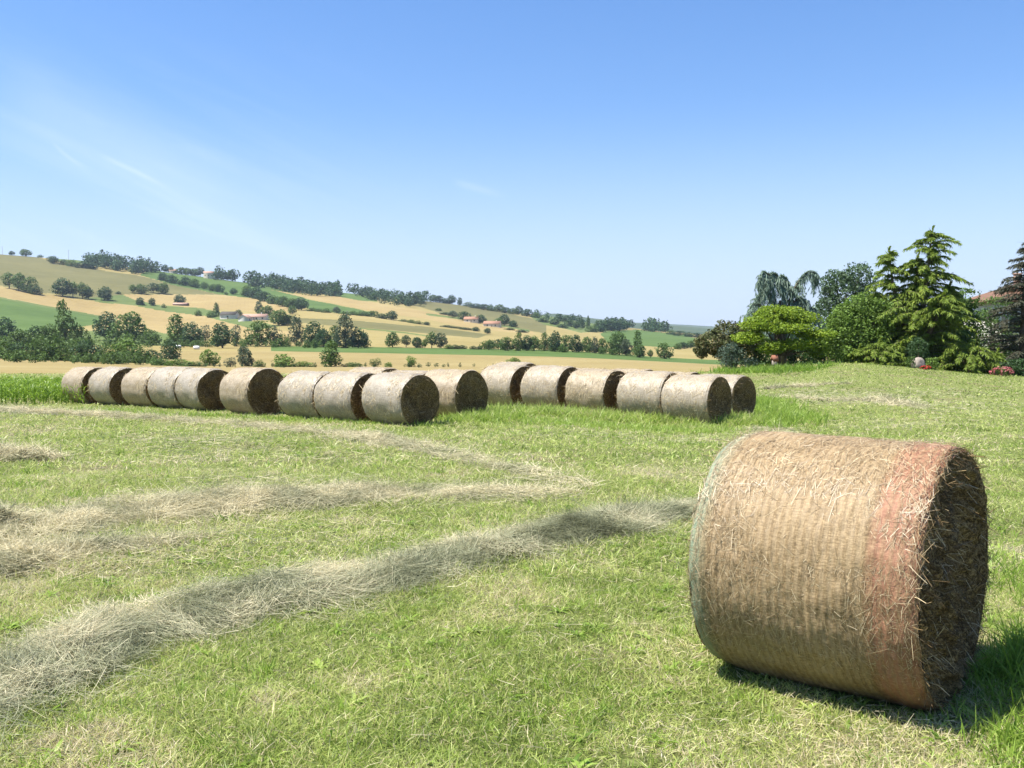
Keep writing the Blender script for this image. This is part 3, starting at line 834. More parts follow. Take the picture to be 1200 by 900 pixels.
# ------------------------------------------------------------------ bales
def bale_mat(name, lo, mid, hi, net, netamt, rough=.5, spec=.35, big=False, coat=.2, fade=None):
    """straw under net wrap; UV: u along the axis, v round the drum, in metres"""
    m, nt, b = newmat(name, rough, spec)
    b.inputs['Coat Weight'].default_value = coat
    b.inputs['Coat Roughness'].default_value = .5
    uvn = nd(nt, 'ShaderNodeUVMap')

    def mp(sx, sy, rz=0):
        k = nd(nt, 'ShaderNodeMapping')
        k.inputs['Scale'].default_value = (sx, sy, 1)
        k.inputs['Rotation'].default_value = (0, 0, rz)
        nt.links.new(uvn.outputs[0], k.inputs['Vector'])
        return k.outputs[0]
    r1 = nd(nt, 'ShaderNodeMapping')
    kk = .45 if big else 1.25
    n1 = noise(nt, mp(80 * kk, 20 * kk, .5), 1, 4, .7)
    n2 = noise(nt, mp(26 * kk, 80 * kk, -.5), 1, 4, .7)
    n3 = noise(nt, mp(5, 4), 1, 4, .6)
    n4 = noise(nt, mp(120 * kk, 30 * kk, -.35), 1, 3, .75)
    s = nd(nt, 'ShaderNodeMath', operation='ADD')
    nt.links.new(n1, s.inputs[0])
    nt.links.new(n2, s.inputs[1])
    s2 = nd(nt, 'ShaderNodeMath', operation='MULTIPLY_ADD')
    nt.links.new(n4, s2.inputs[0])
    s2.inputs[1].default_value = .6
    nt.links.new(s.outputs[0], s2.inputs[2])
    s3 = nd(nt, 'ShaderNodeMath', operation='MULTIPLY')
    nt.links.new(s2.outputs[0], s3.inputs[0])
    s3.inputs[1].default_value = 1 / 2.6
    c = ramp(nt, [(.36, lo), (.49, mid), (.63, hi)], s3.outputs[0])
    c = mixc(nt, ramp(nt, [(.35, (.0,) * 3), (.7, (.35,) * 3)], n3), c, hi)
    w = nd(nt, 'ShaderNodeTexWave', i_Scale=1.0, i_Distortion=1.2, i_Detail=2)
    w.inputs['Detail Scale'].default_value = .6
    nt.links.new(mp(8, .4), w.inputs['Vector'])
    f = ramp(nt, [(.25, (netamt * (.7 if fade else .3),) * 3), (.7, (netamt * 1.1,) * 3)], w.outputs['Fac'])
    if fade:
        sx_ = nd(nt, 'ShaderNodeSeparateXYZ')
        nt.links.new(uvn.outputs[0], sx_.inputs[0])
        ad = nd(nt, 'ShaderNodeMath', operation='MULTIPLY_ADD')
        nt.links.new(n3, ad.inputs[0])
        ad.inputs[1].default_value = .035
        nt.links.new(sx_.outputs[0], ad.inputs[2])
        mr = nd(nt, 'ShaderNodeMapRange', interpolation_type='SMOOTHSTEP')
        nt.links.new(ad.outputs[0], mr.inputs['Value'])
        mr.inputs['From Min'].default_value = fade[0] + .017
        mr.inputs['From Max'].default_value = fade[1] + .017
        f = mixc(nt, 1.0, f, mr.outputs['Result'], 'MULTIPLY')
    c = mixc(nt, f, c, net)
    nt.links.new(c, b.inputs['Base Color'])
    bp = nd(nt, 'ShaderNodeBump', i_Strength=.8, i_Distance=.011)
    nt.links.new(s3.outputs[0], bp.inputs['Height'])
    bp2 = nd(nt, 'ShaderNodeBump', i_Strength=.35, i_Distance=.006)
    nt.links.new(w.outputs['Fac'], bp2.inputs['Height'])
    nt.links.new(bp.outputs[0], bp2.inputs['Normal'])
    nt.links.new(bp2.outputs[0], b.inputs['Normal'])
    return m


STRAWS = ((.055, .032, .012), (.185, .120, .052), (.42, .30, .155))
NET = bale_mat('straw_under_net', *STRAWS, (.48, .37, .225), .24, .6, .3, coat=.06)
NETRED = bale_mat('red_net_over_straw', *STRAWS, (.36, .135, .09), .44, .6, .3, coat=.06, fade=(.306, .372))
NETGREEN = bale_mat('green_net_over_straw', *STRAWS, (.20, .36, .25), .46, .6, .3, coat=.06, fade=(-.42, -.53))
NETPALE = [bale_mat('weathered_net_%s' % n, *c, .35, .5, .45, big=True, coat=.06) for n, c in (
    ('pale', ((.06, .043, .021), (.20, .155, .092), (.39, .335, .245), (.43, .38, .30))),
    ('grey', ((.06, .047, .028), (.195, .158, .102), (.375, .33, .25), (.42, .375, .305))),
    ('tan', ((.06, .041, .019), (.205, .15, .08), (.39, .32, .215), (.43, .37, .27))))]


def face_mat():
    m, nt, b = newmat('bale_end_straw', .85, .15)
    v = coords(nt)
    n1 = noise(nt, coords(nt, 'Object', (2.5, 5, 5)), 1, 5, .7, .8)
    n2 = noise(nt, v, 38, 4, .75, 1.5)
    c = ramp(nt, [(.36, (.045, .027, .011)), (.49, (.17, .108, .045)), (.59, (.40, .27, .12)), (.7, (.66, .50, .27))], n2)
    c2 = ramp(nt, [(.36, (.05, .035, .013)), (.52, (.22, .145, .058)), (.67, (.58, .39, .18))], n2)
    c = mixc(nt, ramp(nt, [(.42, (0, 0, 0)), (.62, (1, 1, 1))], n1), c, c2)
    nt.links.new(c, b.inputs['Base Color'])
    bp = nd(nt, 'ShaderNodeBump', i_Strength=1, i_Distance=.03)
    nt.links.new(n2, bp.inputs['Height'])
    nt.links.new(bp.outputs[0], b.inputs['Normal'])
    return m


FACE = face_mat()


def drum(u0, u1, nu, nth, R, L, seed, rough=.012, edge0=False, edge1=False, lip=0.):
    """part of a bale's curved side, axis on X, resting on z=0"""
    us = np.linspace(u0, u1, nu)
    th = np.linspace(0, 2 * np.pi, nth + 1) - np.pi / 2
    U, T = np.meshgrid(us, th, indexing='ij')
    e = np.minimum(U + L / 2, L / 2 - U)
    dirs = np.stack([U, np.cos(T) * R, np.sin(T) * R], -1).reshape(-1, 3)
    bump = (fbm(dirs, 3.2, seed, 3) - .5) * 2 * rough * 2.2 + (fbm(dirs * np.array((2.5, 1, 1)), 16, seed + 4, 3) - .5) * rough * 1.4
    r = R + bump.reshape(U.shape) - .035 * np.exp(-np.maximum(e, 0) / .035) + lip
    z = R - .03 + np.sin(T) * r
    y = np.cos(T) * r
    z = np.maximum(z, .0)
    v = np.stack([U, y, z], -1).reshape(-1, 3)
    n = nth + 1
    i, j = np.meshgrid(np.arange(nu - 1), np.arange(nth), indexing='ij')
    q = np.stack([i * n + j, (i + 1) * n + j, (i + 1) * n + j + 1, i * n + j + 1], -1).reshape(-1, 4)
    uv = np.stack([U.ravel(), ((T + np.pi / 2) * R).ravel()], -1)
    return v, q, uv


def face_disc(s, R, L, seed, nr=16, nth=64, depth=.05):
    """shaggy end of a bale; s = -1 or +1"""
    rr = np.linspace(0, 1, nr + 1)[1:] ** .8
    th = np.linspace(0, 2 * np.pi, nth, endpoint=False) - np.pi / 2
    A, T = np.meshgrid(rr, th, indexing='ij')
    y = np.cos(T) * A * (R - .03)
    z = R - .03 + np.sin(T) * A * (R - .03)
    p = np.stack([y.ravel(), z.ravel()], -1)
    k = (fbm(p, 3.0, seed, 3) - .55) * depth * 2.4 + (fbm(p, 11, seed + 2, 3) - .5) * depth * 1.6
    k = k.reshape(A.shape) - depth * .5 * (1 - A ** 2)
    k = k + .014 * np.sin(A * 42 + 5 * fbm(p, 2.2, seed + 9, 2).reshape(A.shape)) + .010 * np.sin(A * 95 + 2 * T)
    k = k * np.clip((1 - A) * 6, .2, 1)
    x = s * (L / 2 + k)
    z = np.maximum(z, 0)
    v = np.vstack([np.array([[s * (L / 2 - depth * .5), 0, R - .03]]), np.stack([x, y, z], -1).reshape(-1, 3)])
    q = []
    i, j = np.meshgrid(np.arange(nr - 1), np.arange(nth), indexing='ij')
    j2 = (j + 1) % nth
    q = np.stack([1 + i * nth + j, 1 + (i + 1) * nth + j, 1 + (i + 1) * nth + j2, 1 + i * nth + j2], -1).reshape(-1, 4)
    j = np.arange(nth)
    t = np.stack([np.zeros(nth, int), 1 + j, 1 + (j + 1) % nth], -1)
    if s < 0:
        q, t = q[:, ::-1], t[:, ::-1]
    return v, [np.ascontiguousarray(q), np.ascontiguousarray(t)]


def face_strands(acc, s, R, L, n, ln, wd, out=.45):
    a = rng.random(n) ** .5 * (R - .015)
    t = rng.random(n) * 2 * np.pi
    base = np.stack([np.full(n, s * (L / 2 - .03)), np.cos(t) * a, R - .03 + np.sin(t) * a], -1)
    tang = np.stack([np.zeros(n), -np.sin(t), np.cos(t)], -1) * np.where(rng.random(n) < .5, 1, -1)[:, None]
    d = unit(tang * 1.0 + rng.normal(0, .55, (n, 3)) + np.array((s * out, 0, -.15)))
    d[:, 0] = np.abs(d[:, 0]) * s
    cl = fbm(base * np.array((0, 1, 1)), 5.5, 17, 3)
    v, q, m = ribbons(base, unit(d), rng.uniform(.4, 1.4, n) * ln, wd * rng.uniform(.6, 1.3, n), rng.normal(0, .22, (n, 3)) + np.array((0, 0, -.12)), 2, .5)
    v[:, 2] = np.maximum(v[:, 2], .0)
    acc.add(v, q, np.repeat(np.clip(.45 * rng.beta(2, 2.2, n) + 1.2 * (cl - .42) + .75 * (rng.random(n) < .12), 0, 1), m))


def drum_strands(acc, R, L, n, ln, wd, u0, u1, spread=.5, lift=.05, t0=-.2, t1=1.2):
    u = rng.uniform(u0, u1, n)
    t = rng.uniform(t0 * np.pi, t1 * np.pi, n)
    nrm = np.stack([np.zeros(n), np.cos(t), np.sin(t)], -1)
    base = np.stack([u, np.cos(t) * (R + .004), R - .03 + np.sin(t) * (R + .004)], -1)
    tang = np.stack([np.zeros(n), -np.sin(t), np.cos(t)], -1)
    ang = rng.normal(0, spread, n)
    sg = np.where(rng.random(n) < .5, 1, -1)
    d = tang * (np.cos(ang) * sg)[:, None] + np.array((1, 0, 0)) * np.sin(ang)[:, None] + nrm * (lift * rng.random(n))[:, None]
    lg = rng.uniform(.4, 1.5, n) * ln
    bend = -nrm * (np.cos(ang) ** 2 * lg / (2 * R))[:, None] + rng.normal(0, .06, (n, 3)) + nrm * (.05 * rng.random(n))[:, None]
    v, q, m = ribbons(base, unit(d), lg, wd * rng.uniform(.6, 1.4, n), bend, 2, .6, side=nrm + rng.normal(0, .25, (n, 3)))
    acc.add(v, q, np.repeat(np.clip(.12 + rng.beta(2.6, 2.0, n), 0, 1), m))


def bale_body(parent, R, L, seed, mats, segs, nth, density, rough):
    for (name, u0, u1, nu, mat, lip) in segs:
        v, q, uv = drum(u0, u1, nu, nth, R, L, seed, rough, lip=lip)
        build(name, v, q, mat, parent, True, uv=uv)


BSTRAW = leafmat('bale_straw_strands', [(0, (.08, .050, .020)), (.4, (.21, .145, .070)), (.75, (.32, .235, .125)), (1, (.62, .51, .32))], .1, .4, .45)
BALE_R, BALE_L = .60, 1.2
bale_protos = []
for k in range(6):
    a = {}
    v, q, uv = drum(-BALE_L / 2, BALE_L / 2, 22, 72, BALE_R, BALE_L, 40 + k * 7, .012 + .004 * (k % 3))
    a['wrapped_side'] = make_mesh('wrapped_side', v, q, NETPALE[k % 3], True, uv=uv)
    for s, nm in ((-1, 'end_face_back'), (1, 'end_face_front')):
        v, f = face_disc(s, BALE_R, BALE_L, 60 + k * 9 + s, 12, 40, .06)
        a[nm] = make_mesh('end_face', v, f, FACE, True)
    ac = Acc()
    face_strands(ac, 1, BALE_R, BALE_L, 1100, .10, .007)
    face_strands(ac, -1, BALE_R, BALE_L, 250, .14, .006)
    a['loose_straw'] = make_mesh('loose_straw', np.concatenate(ac.v), ac.f, DSTRAW, False, np.concatenate(ac.t))
    ac = Acc()
    drum_strands(ac, BALE_R, BALE_L, 1400, .09, .005, -.58, .58, .7, .08)
    a['stray_straw'] = make_mesh('stray_straw', np.concatenate(ac.v), ac.f, STRAW, False, np.concatenate(ac.t))
    bale_protos.append(a)


def field_bale(x, y, yaw, label, group, sc=1.0):
    z = float(z_near(x, y)) - .02
    t = thing('hay_bale', label, 'hay bale', (x, y, z), yaw, group)
    t.scale = (sc, sc * random.uniform(.98, 1.05), sc * random.uniform(.94, 1.02))
    a = random.choice(bale_protos)
    for k, me in a.items():
        link('end_face' if k.startswith('end') else k, me, t)
    return t


AX = math.radians(-40)      # the rows run to the far left; right ends face right and towards the camera


def left_edge(x, y, yaw, R=.58, L=1.2):
    th = np.linspace(0, 2 * np.pi, 24)
    c, s = math.cos(yaw), math.sin(yaw)
    ux, uy = -L / 2, np.cos(th) * R
    z = float(z_near(x, y)) + .58 + np.sin(th) * R
    X, _ = proj(np.stack([x + ux * c - uy * s, y + ux * s + uy * c, z], -1))
    return X.min()


def right_face(x, y, yaw, L=1.2):
    X, Y = proj(np.array((x + L / 2 * math.cos(yaw), y + L / 2 * math.sin(yaw), float(z_near(x, y)) + .58)))
    return float(X)


def place_row(x0, y0, axis, specs, group, sc=1.0):
    """specs: (left silhouette pixel, yaw change, label); nearest first; every bale slides along the row line"""
    dirx, diry = -math.cos(axis), -math.sin(axis)
    last = -9.
    for lx, dy, lab in specs:
        lo, hi = -3., 22.
        for _ in range(40):
            m = (lo + hi) / 2
            if left_edge(x0 + dirx * m, y0 + diry * m, axis + dy) > lx:
                lo = m
            else:
                hi = m
        m = max(m, last + 1.225 * sc)
        last = m
        field_bale(x0 + dirx * m, y0 + diry * m, axis + dy, lab, group, sc)


GA = 'round bales of the left row'
place_row(-2.25, 20.7, AX, [
    (423, .0, 'pale round hay bale at the near end of the left row'),
    (368, .03, 'round hay bale second from the near end of the left row'),
    (325, .05, 'round hay bale third from the near end of the left row'),
    (258, -.04, 'round hay bale in the left row with a broad dark end and orange straw tuft'),
    (204, -.08, 'round hay bale fifth from the far left end, its wide dark end uncovered'),
    (175, .04, 'round hay bale fourth from the far left end of its row, touching its neighbour'),
    (143, .03, 'round hay bale third from the far left end of the left row'),
    (104, .0, 'round hay bale second from the far left end of the left row'),
    (72, .0, 'small-looking round hay bale at the far left end beside the green maize')], GA)
GB = 'round bales behind the left row'
fx, fd = pix(553, 462, 22.4)[:2]
bx, by = fx - math.cos(AX) * .6, fd - math.sin(AX) * .6
for k, lab in enumerate(['round hay bale standing behind the near end of the left row, dark end open', 'hay bale hidden behind the left row next to the visible one', 'hay bale deep behind the left row, third of the hidden line']):
    s = 1.34 * k
    field_bale(bx - math.cos(AX) * s, by - math.sin(AX) * s, AX, lab, GB)
GC = 'round bales of the right row'
fx, fd = pix(843, 468, 22.6)[:2]
AXC = math.radians(-42)
place_row(fx - math.cos(AX) * .6, fd - math.sin(AX) * .6, AXC, [
    (775, .03, 'round hay bale at the near right end of the right row, dark end facing right'),
    (723, .05, 'round hay bale second from the near end of the right row'),
    (663, -.02, 'middle round hay bale of the right row'),
    (611, .02, 'round hay bale second from the far end of the right row'),
    (560, .0, 'round hay bale at the far left end of the right row')], GC, 1.02)
GD = 'round bales behind the right row'
fx, fd = pix(871, 467, 24.6)[:2]
bx, by = fx - math.cos(AXC) * .6, fd - math.sin(AXC) * .6
for k, lab in enumerate(['round hay bale jutting out rightmost behind the right row', 'hay bale hidden behind the right row, next to the rightmost one', 'hay bale behind the middle bale of the right row', 'hay bale behind the right row showing only its dark top edge', 'hay bale behind the far half of the right row', 'hindmost hay bale behind the gap between the two rows']):
    s = 1.42 * k
    field_bale(bx - math.cos(AXC) * s, by - math.sin(AXC) * s, AXC, lab, GD, 1.04)

# the big bale in front
BR, BL = .635, 1.105
big_yaw = math.radians(-38.5)
cr = pix(1121, 668, 4.64)
bxy = np.array((cr[0] - math.cos(big_yaw) * BL / 2, cr[1] - math.sin(big_yaw) * BL / 2))
bz = float(z_near(*bxy)) - .015
big = thing('hay_bale', 'big round hay bale alone at the front with red and green net edges', 'hay bale', (bxy[0], bxy[1], bz), big_yaw)
h = BL / 2
for nm, u0, u1, nu, mt in (('net_band', -h, -h + .13, 16, NETGREEN), ('net_wrap', -h + .13, h - .235, 84, NET), ('net_band', h - .235, h, 26, NETRED)):
    v, q, uv = drum(u0, u1, nu, 420, BR, BL, 5, .0105)
    o = build(nm, v, q, mt, big, True, uv=uv)
    if mt is NETRED:
        o['label'] = 'red net band at the near end'
    if mt is NETGREEN:
        o['label'] = 'green net band at the far end'
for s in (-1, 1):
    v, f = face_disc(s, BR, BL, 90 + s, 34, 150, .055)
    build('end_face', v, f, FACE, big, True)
a = Acc()
face_strands(a, 1, BR, BL, 6500, .075, .0036, .45)
face_strands(a, -1, BR, BL, 800, .12, .004, .5)
a.build('loose_straw', [DSTRAW], big)
a = Acc()
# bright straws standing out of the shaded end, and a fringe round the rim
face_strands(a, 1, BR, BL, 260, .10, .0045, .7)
for s, n in ((1, 900), (-1, 330)):
    t = rng.uniform(0, 2 * np.pi, n)
    base = np.stack([s * (h - .03 * rng.random(n)), np.cos(t) * (BR - .02), BR - .03 + np.sin(t) * (BR - .02)], -1)
    tg = np.stack([np.zeros(n), -np.sin(t), np.cos(t)], -1) * np.where(rng.random(n) < .5, 1, -1)[:, None]
    nr = np.stack([np.zeros(n), np.cos(t), np.sin(t)], -1)
    d = unit(tg + np.array((s * .55, 0, 0)) * rng.random((n, 1)) + nr * rng.normal(.08, .14, (n, 1)) + rng.normal(0, .2, (n, 3)))
    v, q, m = ribbons(base, d, rng.uniform(.02, .10, n), .003, -nr * .3 + rng.normal(0, .15, (n, 3)), 2, .5)
    v[:, 2] = np.maximum(v[:, 2], 0)
    a.add(v, q, np.repeat(rng.beta(2, 2, n), m))
a.build('straw_fringe', [BSTRAW], big)
a = Acc()
drum_strands(a, BR, BL, 13000, .04, .0018, -h + .01, h - .01, .75, .05)
drum_strands(a, BR, BL, 1600, .09, .0019, -h + .02, h - .04, .8, .12)
a.build('stray_straw', [BSTRAW], big)

# ------------------------------------------------------------------ hay lying in swaths


def swath(name, label, path, widths, heights, n, lng, wd, tone=(2, 2), group=None, loose=.3, mat=None):
    """path in picture pixels only says where on the ground it lies"""
    P = np.array([ground_at(x, y)[:2] for x, y in path])
    s = np.concatenate([[0], np.cumsum(np.linalg.norm(np.diff(P, axis=0), axis=1))])
    N = max(20, int(s[-1] / .06))
    ss = np.linspace(0, s[-1], N)
    C = np.stack([np.interp(ss, s, P[:, k]) for k in (0, 1)], -1)
    ker = np.ones(9) / 9
    for k in (0, 1):
        C[:, k] = np.convolve(np.pad(C[:, k], 4, 'edge'), ker, 'valid')
    W = np.interp(ss, s, widths)
    H = np.interp(ss, s, heights)
    T = unit(np.gradient(C, axis=0))
    Nn = np.stack([-T[:, 1], T[:, 0]], -1)
    M = 26
    vv = np.linspace(-1, 1, M)
    sd = len(label)
    wob = (fbm(np.stack([ss, 0 * ss], -1), 1.6, sd, 3) - .5) * .5
    wl = .72 + .6 * fbm(np.stack([ss, 0 * ss + 7], -1), 2.6, sd + 1, 3)
    g = C[:, None] + Nn[:, None] * ((vv[None] * (W * wl)[:, None] * .5) + (wob * W)[:, None])[..., None]
    pts = g.reshape(-1, 2)
    prof = np.clip(1 - np.abs(vv) ** 2.2, 0, 1)[None] * (H * np.clip(np.minimum(np.arange(N), N - 1 - np.arange(N)) / 6, 0, 1))[:, None]
    lump = (.05 + 1.75 * fbm(pts, 1.9, sd + 3, 3) ** 1.2).reshape(N, M) * (.75 + .5 * fbm(pts, 9, sd + 5, 2)).reshape(N, M)
    hz = prof * lump
    gz = terrain_z(pts[:, 0], pts[:, 1]).reshape(N, M)
    v = np.concatenate([g, (gz + hz - .012)[..., None]], -1)
    i, j = np.meshgrid(np.arange(N - 1), np.arange(M - 1), indexing='ij')
    q = np.stack([i * M + j, i * M + j + 1, (i + 1) * M + j + 1, (i + 1) * M + j], -1).reshape(-1, 4)
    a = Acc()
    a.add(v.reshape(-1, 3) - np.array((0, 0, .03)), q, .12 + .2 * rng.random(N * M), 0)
    # strands
    w8 = (W * (.4 + H / max(H.max(), .01)))
    ki = rng.choice(N - 1, n, p=w8[:-1] / w8[:-1].sum())
    vs = rng.normal(0, .40, n) * (.7 + 1.1 * rng.random(n) ** 3)
    off = (vs * (W * wl)[ki] * .5 * (1 + loose)) + (wob * W)[ki]
    xy = C[ki] + Nn[ki] * off[:, None] + T[ki] * rng.uniform(-.05, .05, (n, 1))
    z = terrain_z(xy[:, 0], xy[:, 1])
    hh = np.clip(1 - np.abs(vs) ** 2.2, 0, 1) * H[ki] * (.05 + 1.75 * fbm(xy, 1.9, sd + 3, 3) ** 1.2) * (.75 + .5 * fbm(xy, 9, sd + 5, 2))
    base = np.concatenate([xy, (z + hh + rng.uniform(-.02, .03, n))[:, None]], -1)
    d = rng.normal(0, 1, (n, 3)) * np.array((1, 1, .32))
    flow = np.concatenate([T[ki] * .6, np.zeros((n, 1))], -1) * np.where(rng.random(n) < .5, 1, -1)[:, None]
    cd = np.stack([fbm(xy, 2.6, sd + 21, 2), fbm(xy, 2.6, sd + 22, 2), .5 + .25 * (fbm(xy, 3.1, sd + 23, 2) - .5)], -1) - .5
    d = unit(d * .6 + flow * .8 + cd * 4.5)
    tufts = fbm(xy, 3.0, sd + 8, 3)
    L = rng.uniform(.4, 1.4, n) * lng
    vv_, q, m = ribbons(base - d * (L * .5)[:, None], d, L, wd * rng.uniform(.6, 1.4, n), rng.normal(0, .28, (n, 3)) + np.array((0, 0, -.12)), 3, .4, side=np.stack([-d[:, 1], d[:, 0], 0 * d[:, 0]], -1) * 0 + np.array((0, 0, 1.)) + rng.normal(0, .55, (n, 3)))
    lowz = terrain_z(vv_[:, 0], vv_[:, 1]) + .008
    vv_[:, 2] = np.maximum(vv_[:, 2], lowz)
    tint = np.clip(.55 * rng.beta(tone[0], tone[1], n) + .9 * (tufts - .34) + .10, 0, 1)
    if mat is None:
        a.add(vv_, q, np.repeat(tint, m), 0)
    else:
        near = vs + rng.normal(0, .28, n) + 1.2 * (fbm(xy, 1.3, sd + 31, 2) - .5) < .42
        kq = np.tile(near, 3)
        a.add(vv_, q, np.repeat(np.where(near, tint, np.clip(tint + .04, 0, 1)), m), kq.astype(int))
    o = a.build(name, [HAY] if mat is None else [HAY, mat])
    return tag(o, label, 'hay swath', group)


GS = 'swaths of raked hay on the meadow'
swath('hay_swath', 'thick grey-green hay swath from the lower left corner to the big bale',
      [(-190, 900), (-60, 832), (40, 790), (150, 750), (300, 712), (440, 683), (560, 655), (680, 627), (760, 610), (850, 596), (960, 586)],
      [.9, .88, .84, .76, .74, .76, .76, .80, .76, .70, .5], [.12, .125, .13, .12, .115, .11, .11, .11, .10, .09, .07], 56000, .21, .0027, (1.9, 2.0), GS, mat=HAYG)
swath('hay_swath', 'pale hay swath in two humps across the middle of the meadow',
      [(-160, 652), (-40, 630), (80, 616), (200, 604), (300, 594), (380, 588), (470, 582), (560, 578), (640, 577), (690, 579)],
      [1.4, 1.4, 1.3, 1.3, 1.5, 1.4, 1.2, 1.1, .8, .3], [.06, .07, .08, .11, .14, .11, .05, .035, .025, .015], 31000, .24, .0036, (2.8, 1.7), GS)
swath('hay_swath', 'low flat tongue of pale hay below the two-humped swath',
      [(-160, 692), (-50, 674), (40, 661), (120, 648), (200, 637), (250, 632)],
      [.8, .8, .75, .65, .5, .2], [.06, .07, .07, .06, .04, .02], 12000, .23, .0034, (2.6, 1.8), GS)
swath('hay_swath', 'long thin pale swath curving from the left bales to mid meadow',
      [(-140, 478), (-20, 483), (90, 487), (200, 492), (300, 501), (380, 510), (440, 518), (500, 528), (560, 541), (610, 556), (660, 570), (690, 578)],
      [1.1, 1.1, 1.1, .8, .7, .8, 1.0, .75, .6, .8, .7, .4], [.09, .10, .10, .06, .05, .07, .13, .07, .05, .06, .05, .03], 19000, .28, .0058, (3.0, 1.6), GS)
swath('hay_swath', 'thin broken swath of hay lying on the far lawn',
      [(895, 456), (930, 453), (960, 451), (1000, 450)], [.7, .8, .6, .3], [.05, .07, .05, .03], 1500, .4, .014, (2.6, 1.8), GS)
swath('hay_swath', 'longer curved swath of hay on the lawn right of the bales',
      [(890, 466), (940, 467), (985, 470), (1030, 470), (1062, 475), (1085, 481)], [.5, .7, .7, .9, .8, .3], [.03, .05, .06, .09, .06, .02], 2600, .4, .012, (2.6, 1.8), GS)
swath('hay_clump', 'small heap of pale hay near the left edge of the meadow',
      [(-60, 534), (0, 536), (40, 537), (80, 540)], [.8, .9, .9, .4], [.10, .13, .14, .03], 3200, .3, .0065, (2.8, 1.7))
swath('hay_clump', 'ragged tuft of darker hay at the very left edge beside the pale swath',
      [(-60, 622), (-10, 622), (25, 621), (50, 622)], [.8, .8, .6, .3], [.12, .16, .12, .03], 1800, .26, .005, (1.8, 2.2))

# thin leftovers of hay lying flat: nobody could count them
a = Acc()
for (X, Y, rx, ry, n, ln, wd) in ((985, 463, 90, 10, 1300, .26, .009), (1090, 458, 90, 10, 400, .26, .010), (950, 456, 70, 6, 600, .3, .010), (900, 505, 34, 7, 900, .25, .008), (600, 582, 70, 12, 700, .2, .005), (330, 560, 190, 26, 1300, .2, .005), (230, 530, 120, 14, 1200, .2, .006), (120, 640, 160, 40, 700, .15, .004), (560, 800, 420, 90, 420, .07, .0022), (960, 860, 260, 34, 700, .06, .0022), (700, 700, 320, 90, 900, .08, .0028), (330, 640, 200, 30, 700, .14, .004), (1120, 480, 80, 14, 700, .24, .008), (760, 520, 200, 14, 700, .2, .006), (1050, 505, 160, 14, 700, .2, .006)):
    X_ = X + rng.normal(0, .5, n) * rx
    Y_ = np.clip(Y + rng.normal(0, .5, n) * ry, 436, 1100)
    rr = np.stack([(X_ - 600) / F, CP + (450 - Y_) / F * SP, -SP + (450 - Y_) / F * CP], -1)
    t = (CAMH + .25) / -rr[:, 2]
    t = np.where(Y_ > 560, CAMH / -rr[:, 2], t)
    xy = rr[:, :2] * t[:, None]
    base = np.concatenate([xy, (terrain_z(xy[:, 0], xy[:, 1]) + .02 + .03 * rng.random(n))[:, None]], -1)
    d = unit(rng.normal(0, 1, (n, 3)) * np.array((1, 1, .12)))
    v, q, m = ribbons(base, d, rng.uniform(.3, 1.3, n) * ln, wd * rng.uniform(.6, 1.4, n), rng.normal(0, .2, (n, 3)) * np.array((1, 1, .3)), 2, .4)
    v[:, 2] = np.maximum(v[:, 2], terrain_z(v[:, 0], v[:, 1]) + .01)
    a.add(v, q, np.repeat(np.clip(rng.beta(3, 1.8, n), 0, 1), m))
tag(a.build('scattered_hay', [HAY]), 'thin scattering of dry hay left on the turf', None, None, 'stuff')

# ------------------------------------------------------------------ grass


def scatter_field(n, d0, d1, umax=.66, power=1.0):
    d = (d0 ** (power + 1) + rng.random(n) * (d1 ** (power + 1) - d0 ** (power + 1))) ** (1 / (power + 1))
    u = rng.uniform(-umax, umax, n)
    return np.stack([u * d, d], -1)


BIGC, BIGS = math.cos(big_yaw), math.sin(big_yaw)


def clear_of_bale(xy, m=-.12):
    dx, dy = xy[:, 0] - bxy[0], xy[:, 1] - bxy[1]
    a_ = dx * BIGC + dy * BIGS
    b_ = -dx * BIGS + dy * BIGC
    return ~((np.abs(a_) < BL / 2 + m * .3) & (np.abs(b_) < .42 + m))


def grass_tint(xy):
    dry = fbm(xy, .55, 31, 4)
    dry2 = fbm(xy, 2.6, 35, 3)
    g = fbm(xy, 1.1, 39, 3)
    t = .40 + .55 * (g - .5) + sstep(dry * .6 + dry2 * .4, .49, .65) * .34 * (1 - .75 * sstep(xy[:, 1], 24, 40) * sstep(xy[:, 0], 4, 9))
    return t


def blades(acc, xy, h, w, lean, tint, nseg=2):
    n = len(xy)
    z = terrain_z(xy[:, 0], xy[:, 1])
    base = np.concatenate([xy, z[:, None] - .004], -1)
    a_ = rng.uniform(0, 2 * np.pi, n)
    l = np.abs(rng.normal(0, lean, n))
    d = unit(np.stack([np.cos(a_) * l, np.sin(a_) * l, np.ones(n)], -1))
    bend = np.stack([np.cos(a_), np.sin(a_), -.5 * np.ones(n)], -1) * (rng.random(n) * .7)[:, None]
    v, q, m = ribbons(base, d, h, w, bend, nseg, .12, prof=[.75, 1, .12] if nseg == 2 else None)
    v[:, 2] = np.maximum(v[:, 2], np.repeat(z, m) + .001)
    acc.add(v, q, np.repeat(np.clip(tint, 0, 1), m))


def hide_under_hay(xy, keep):
    return xy[keep]


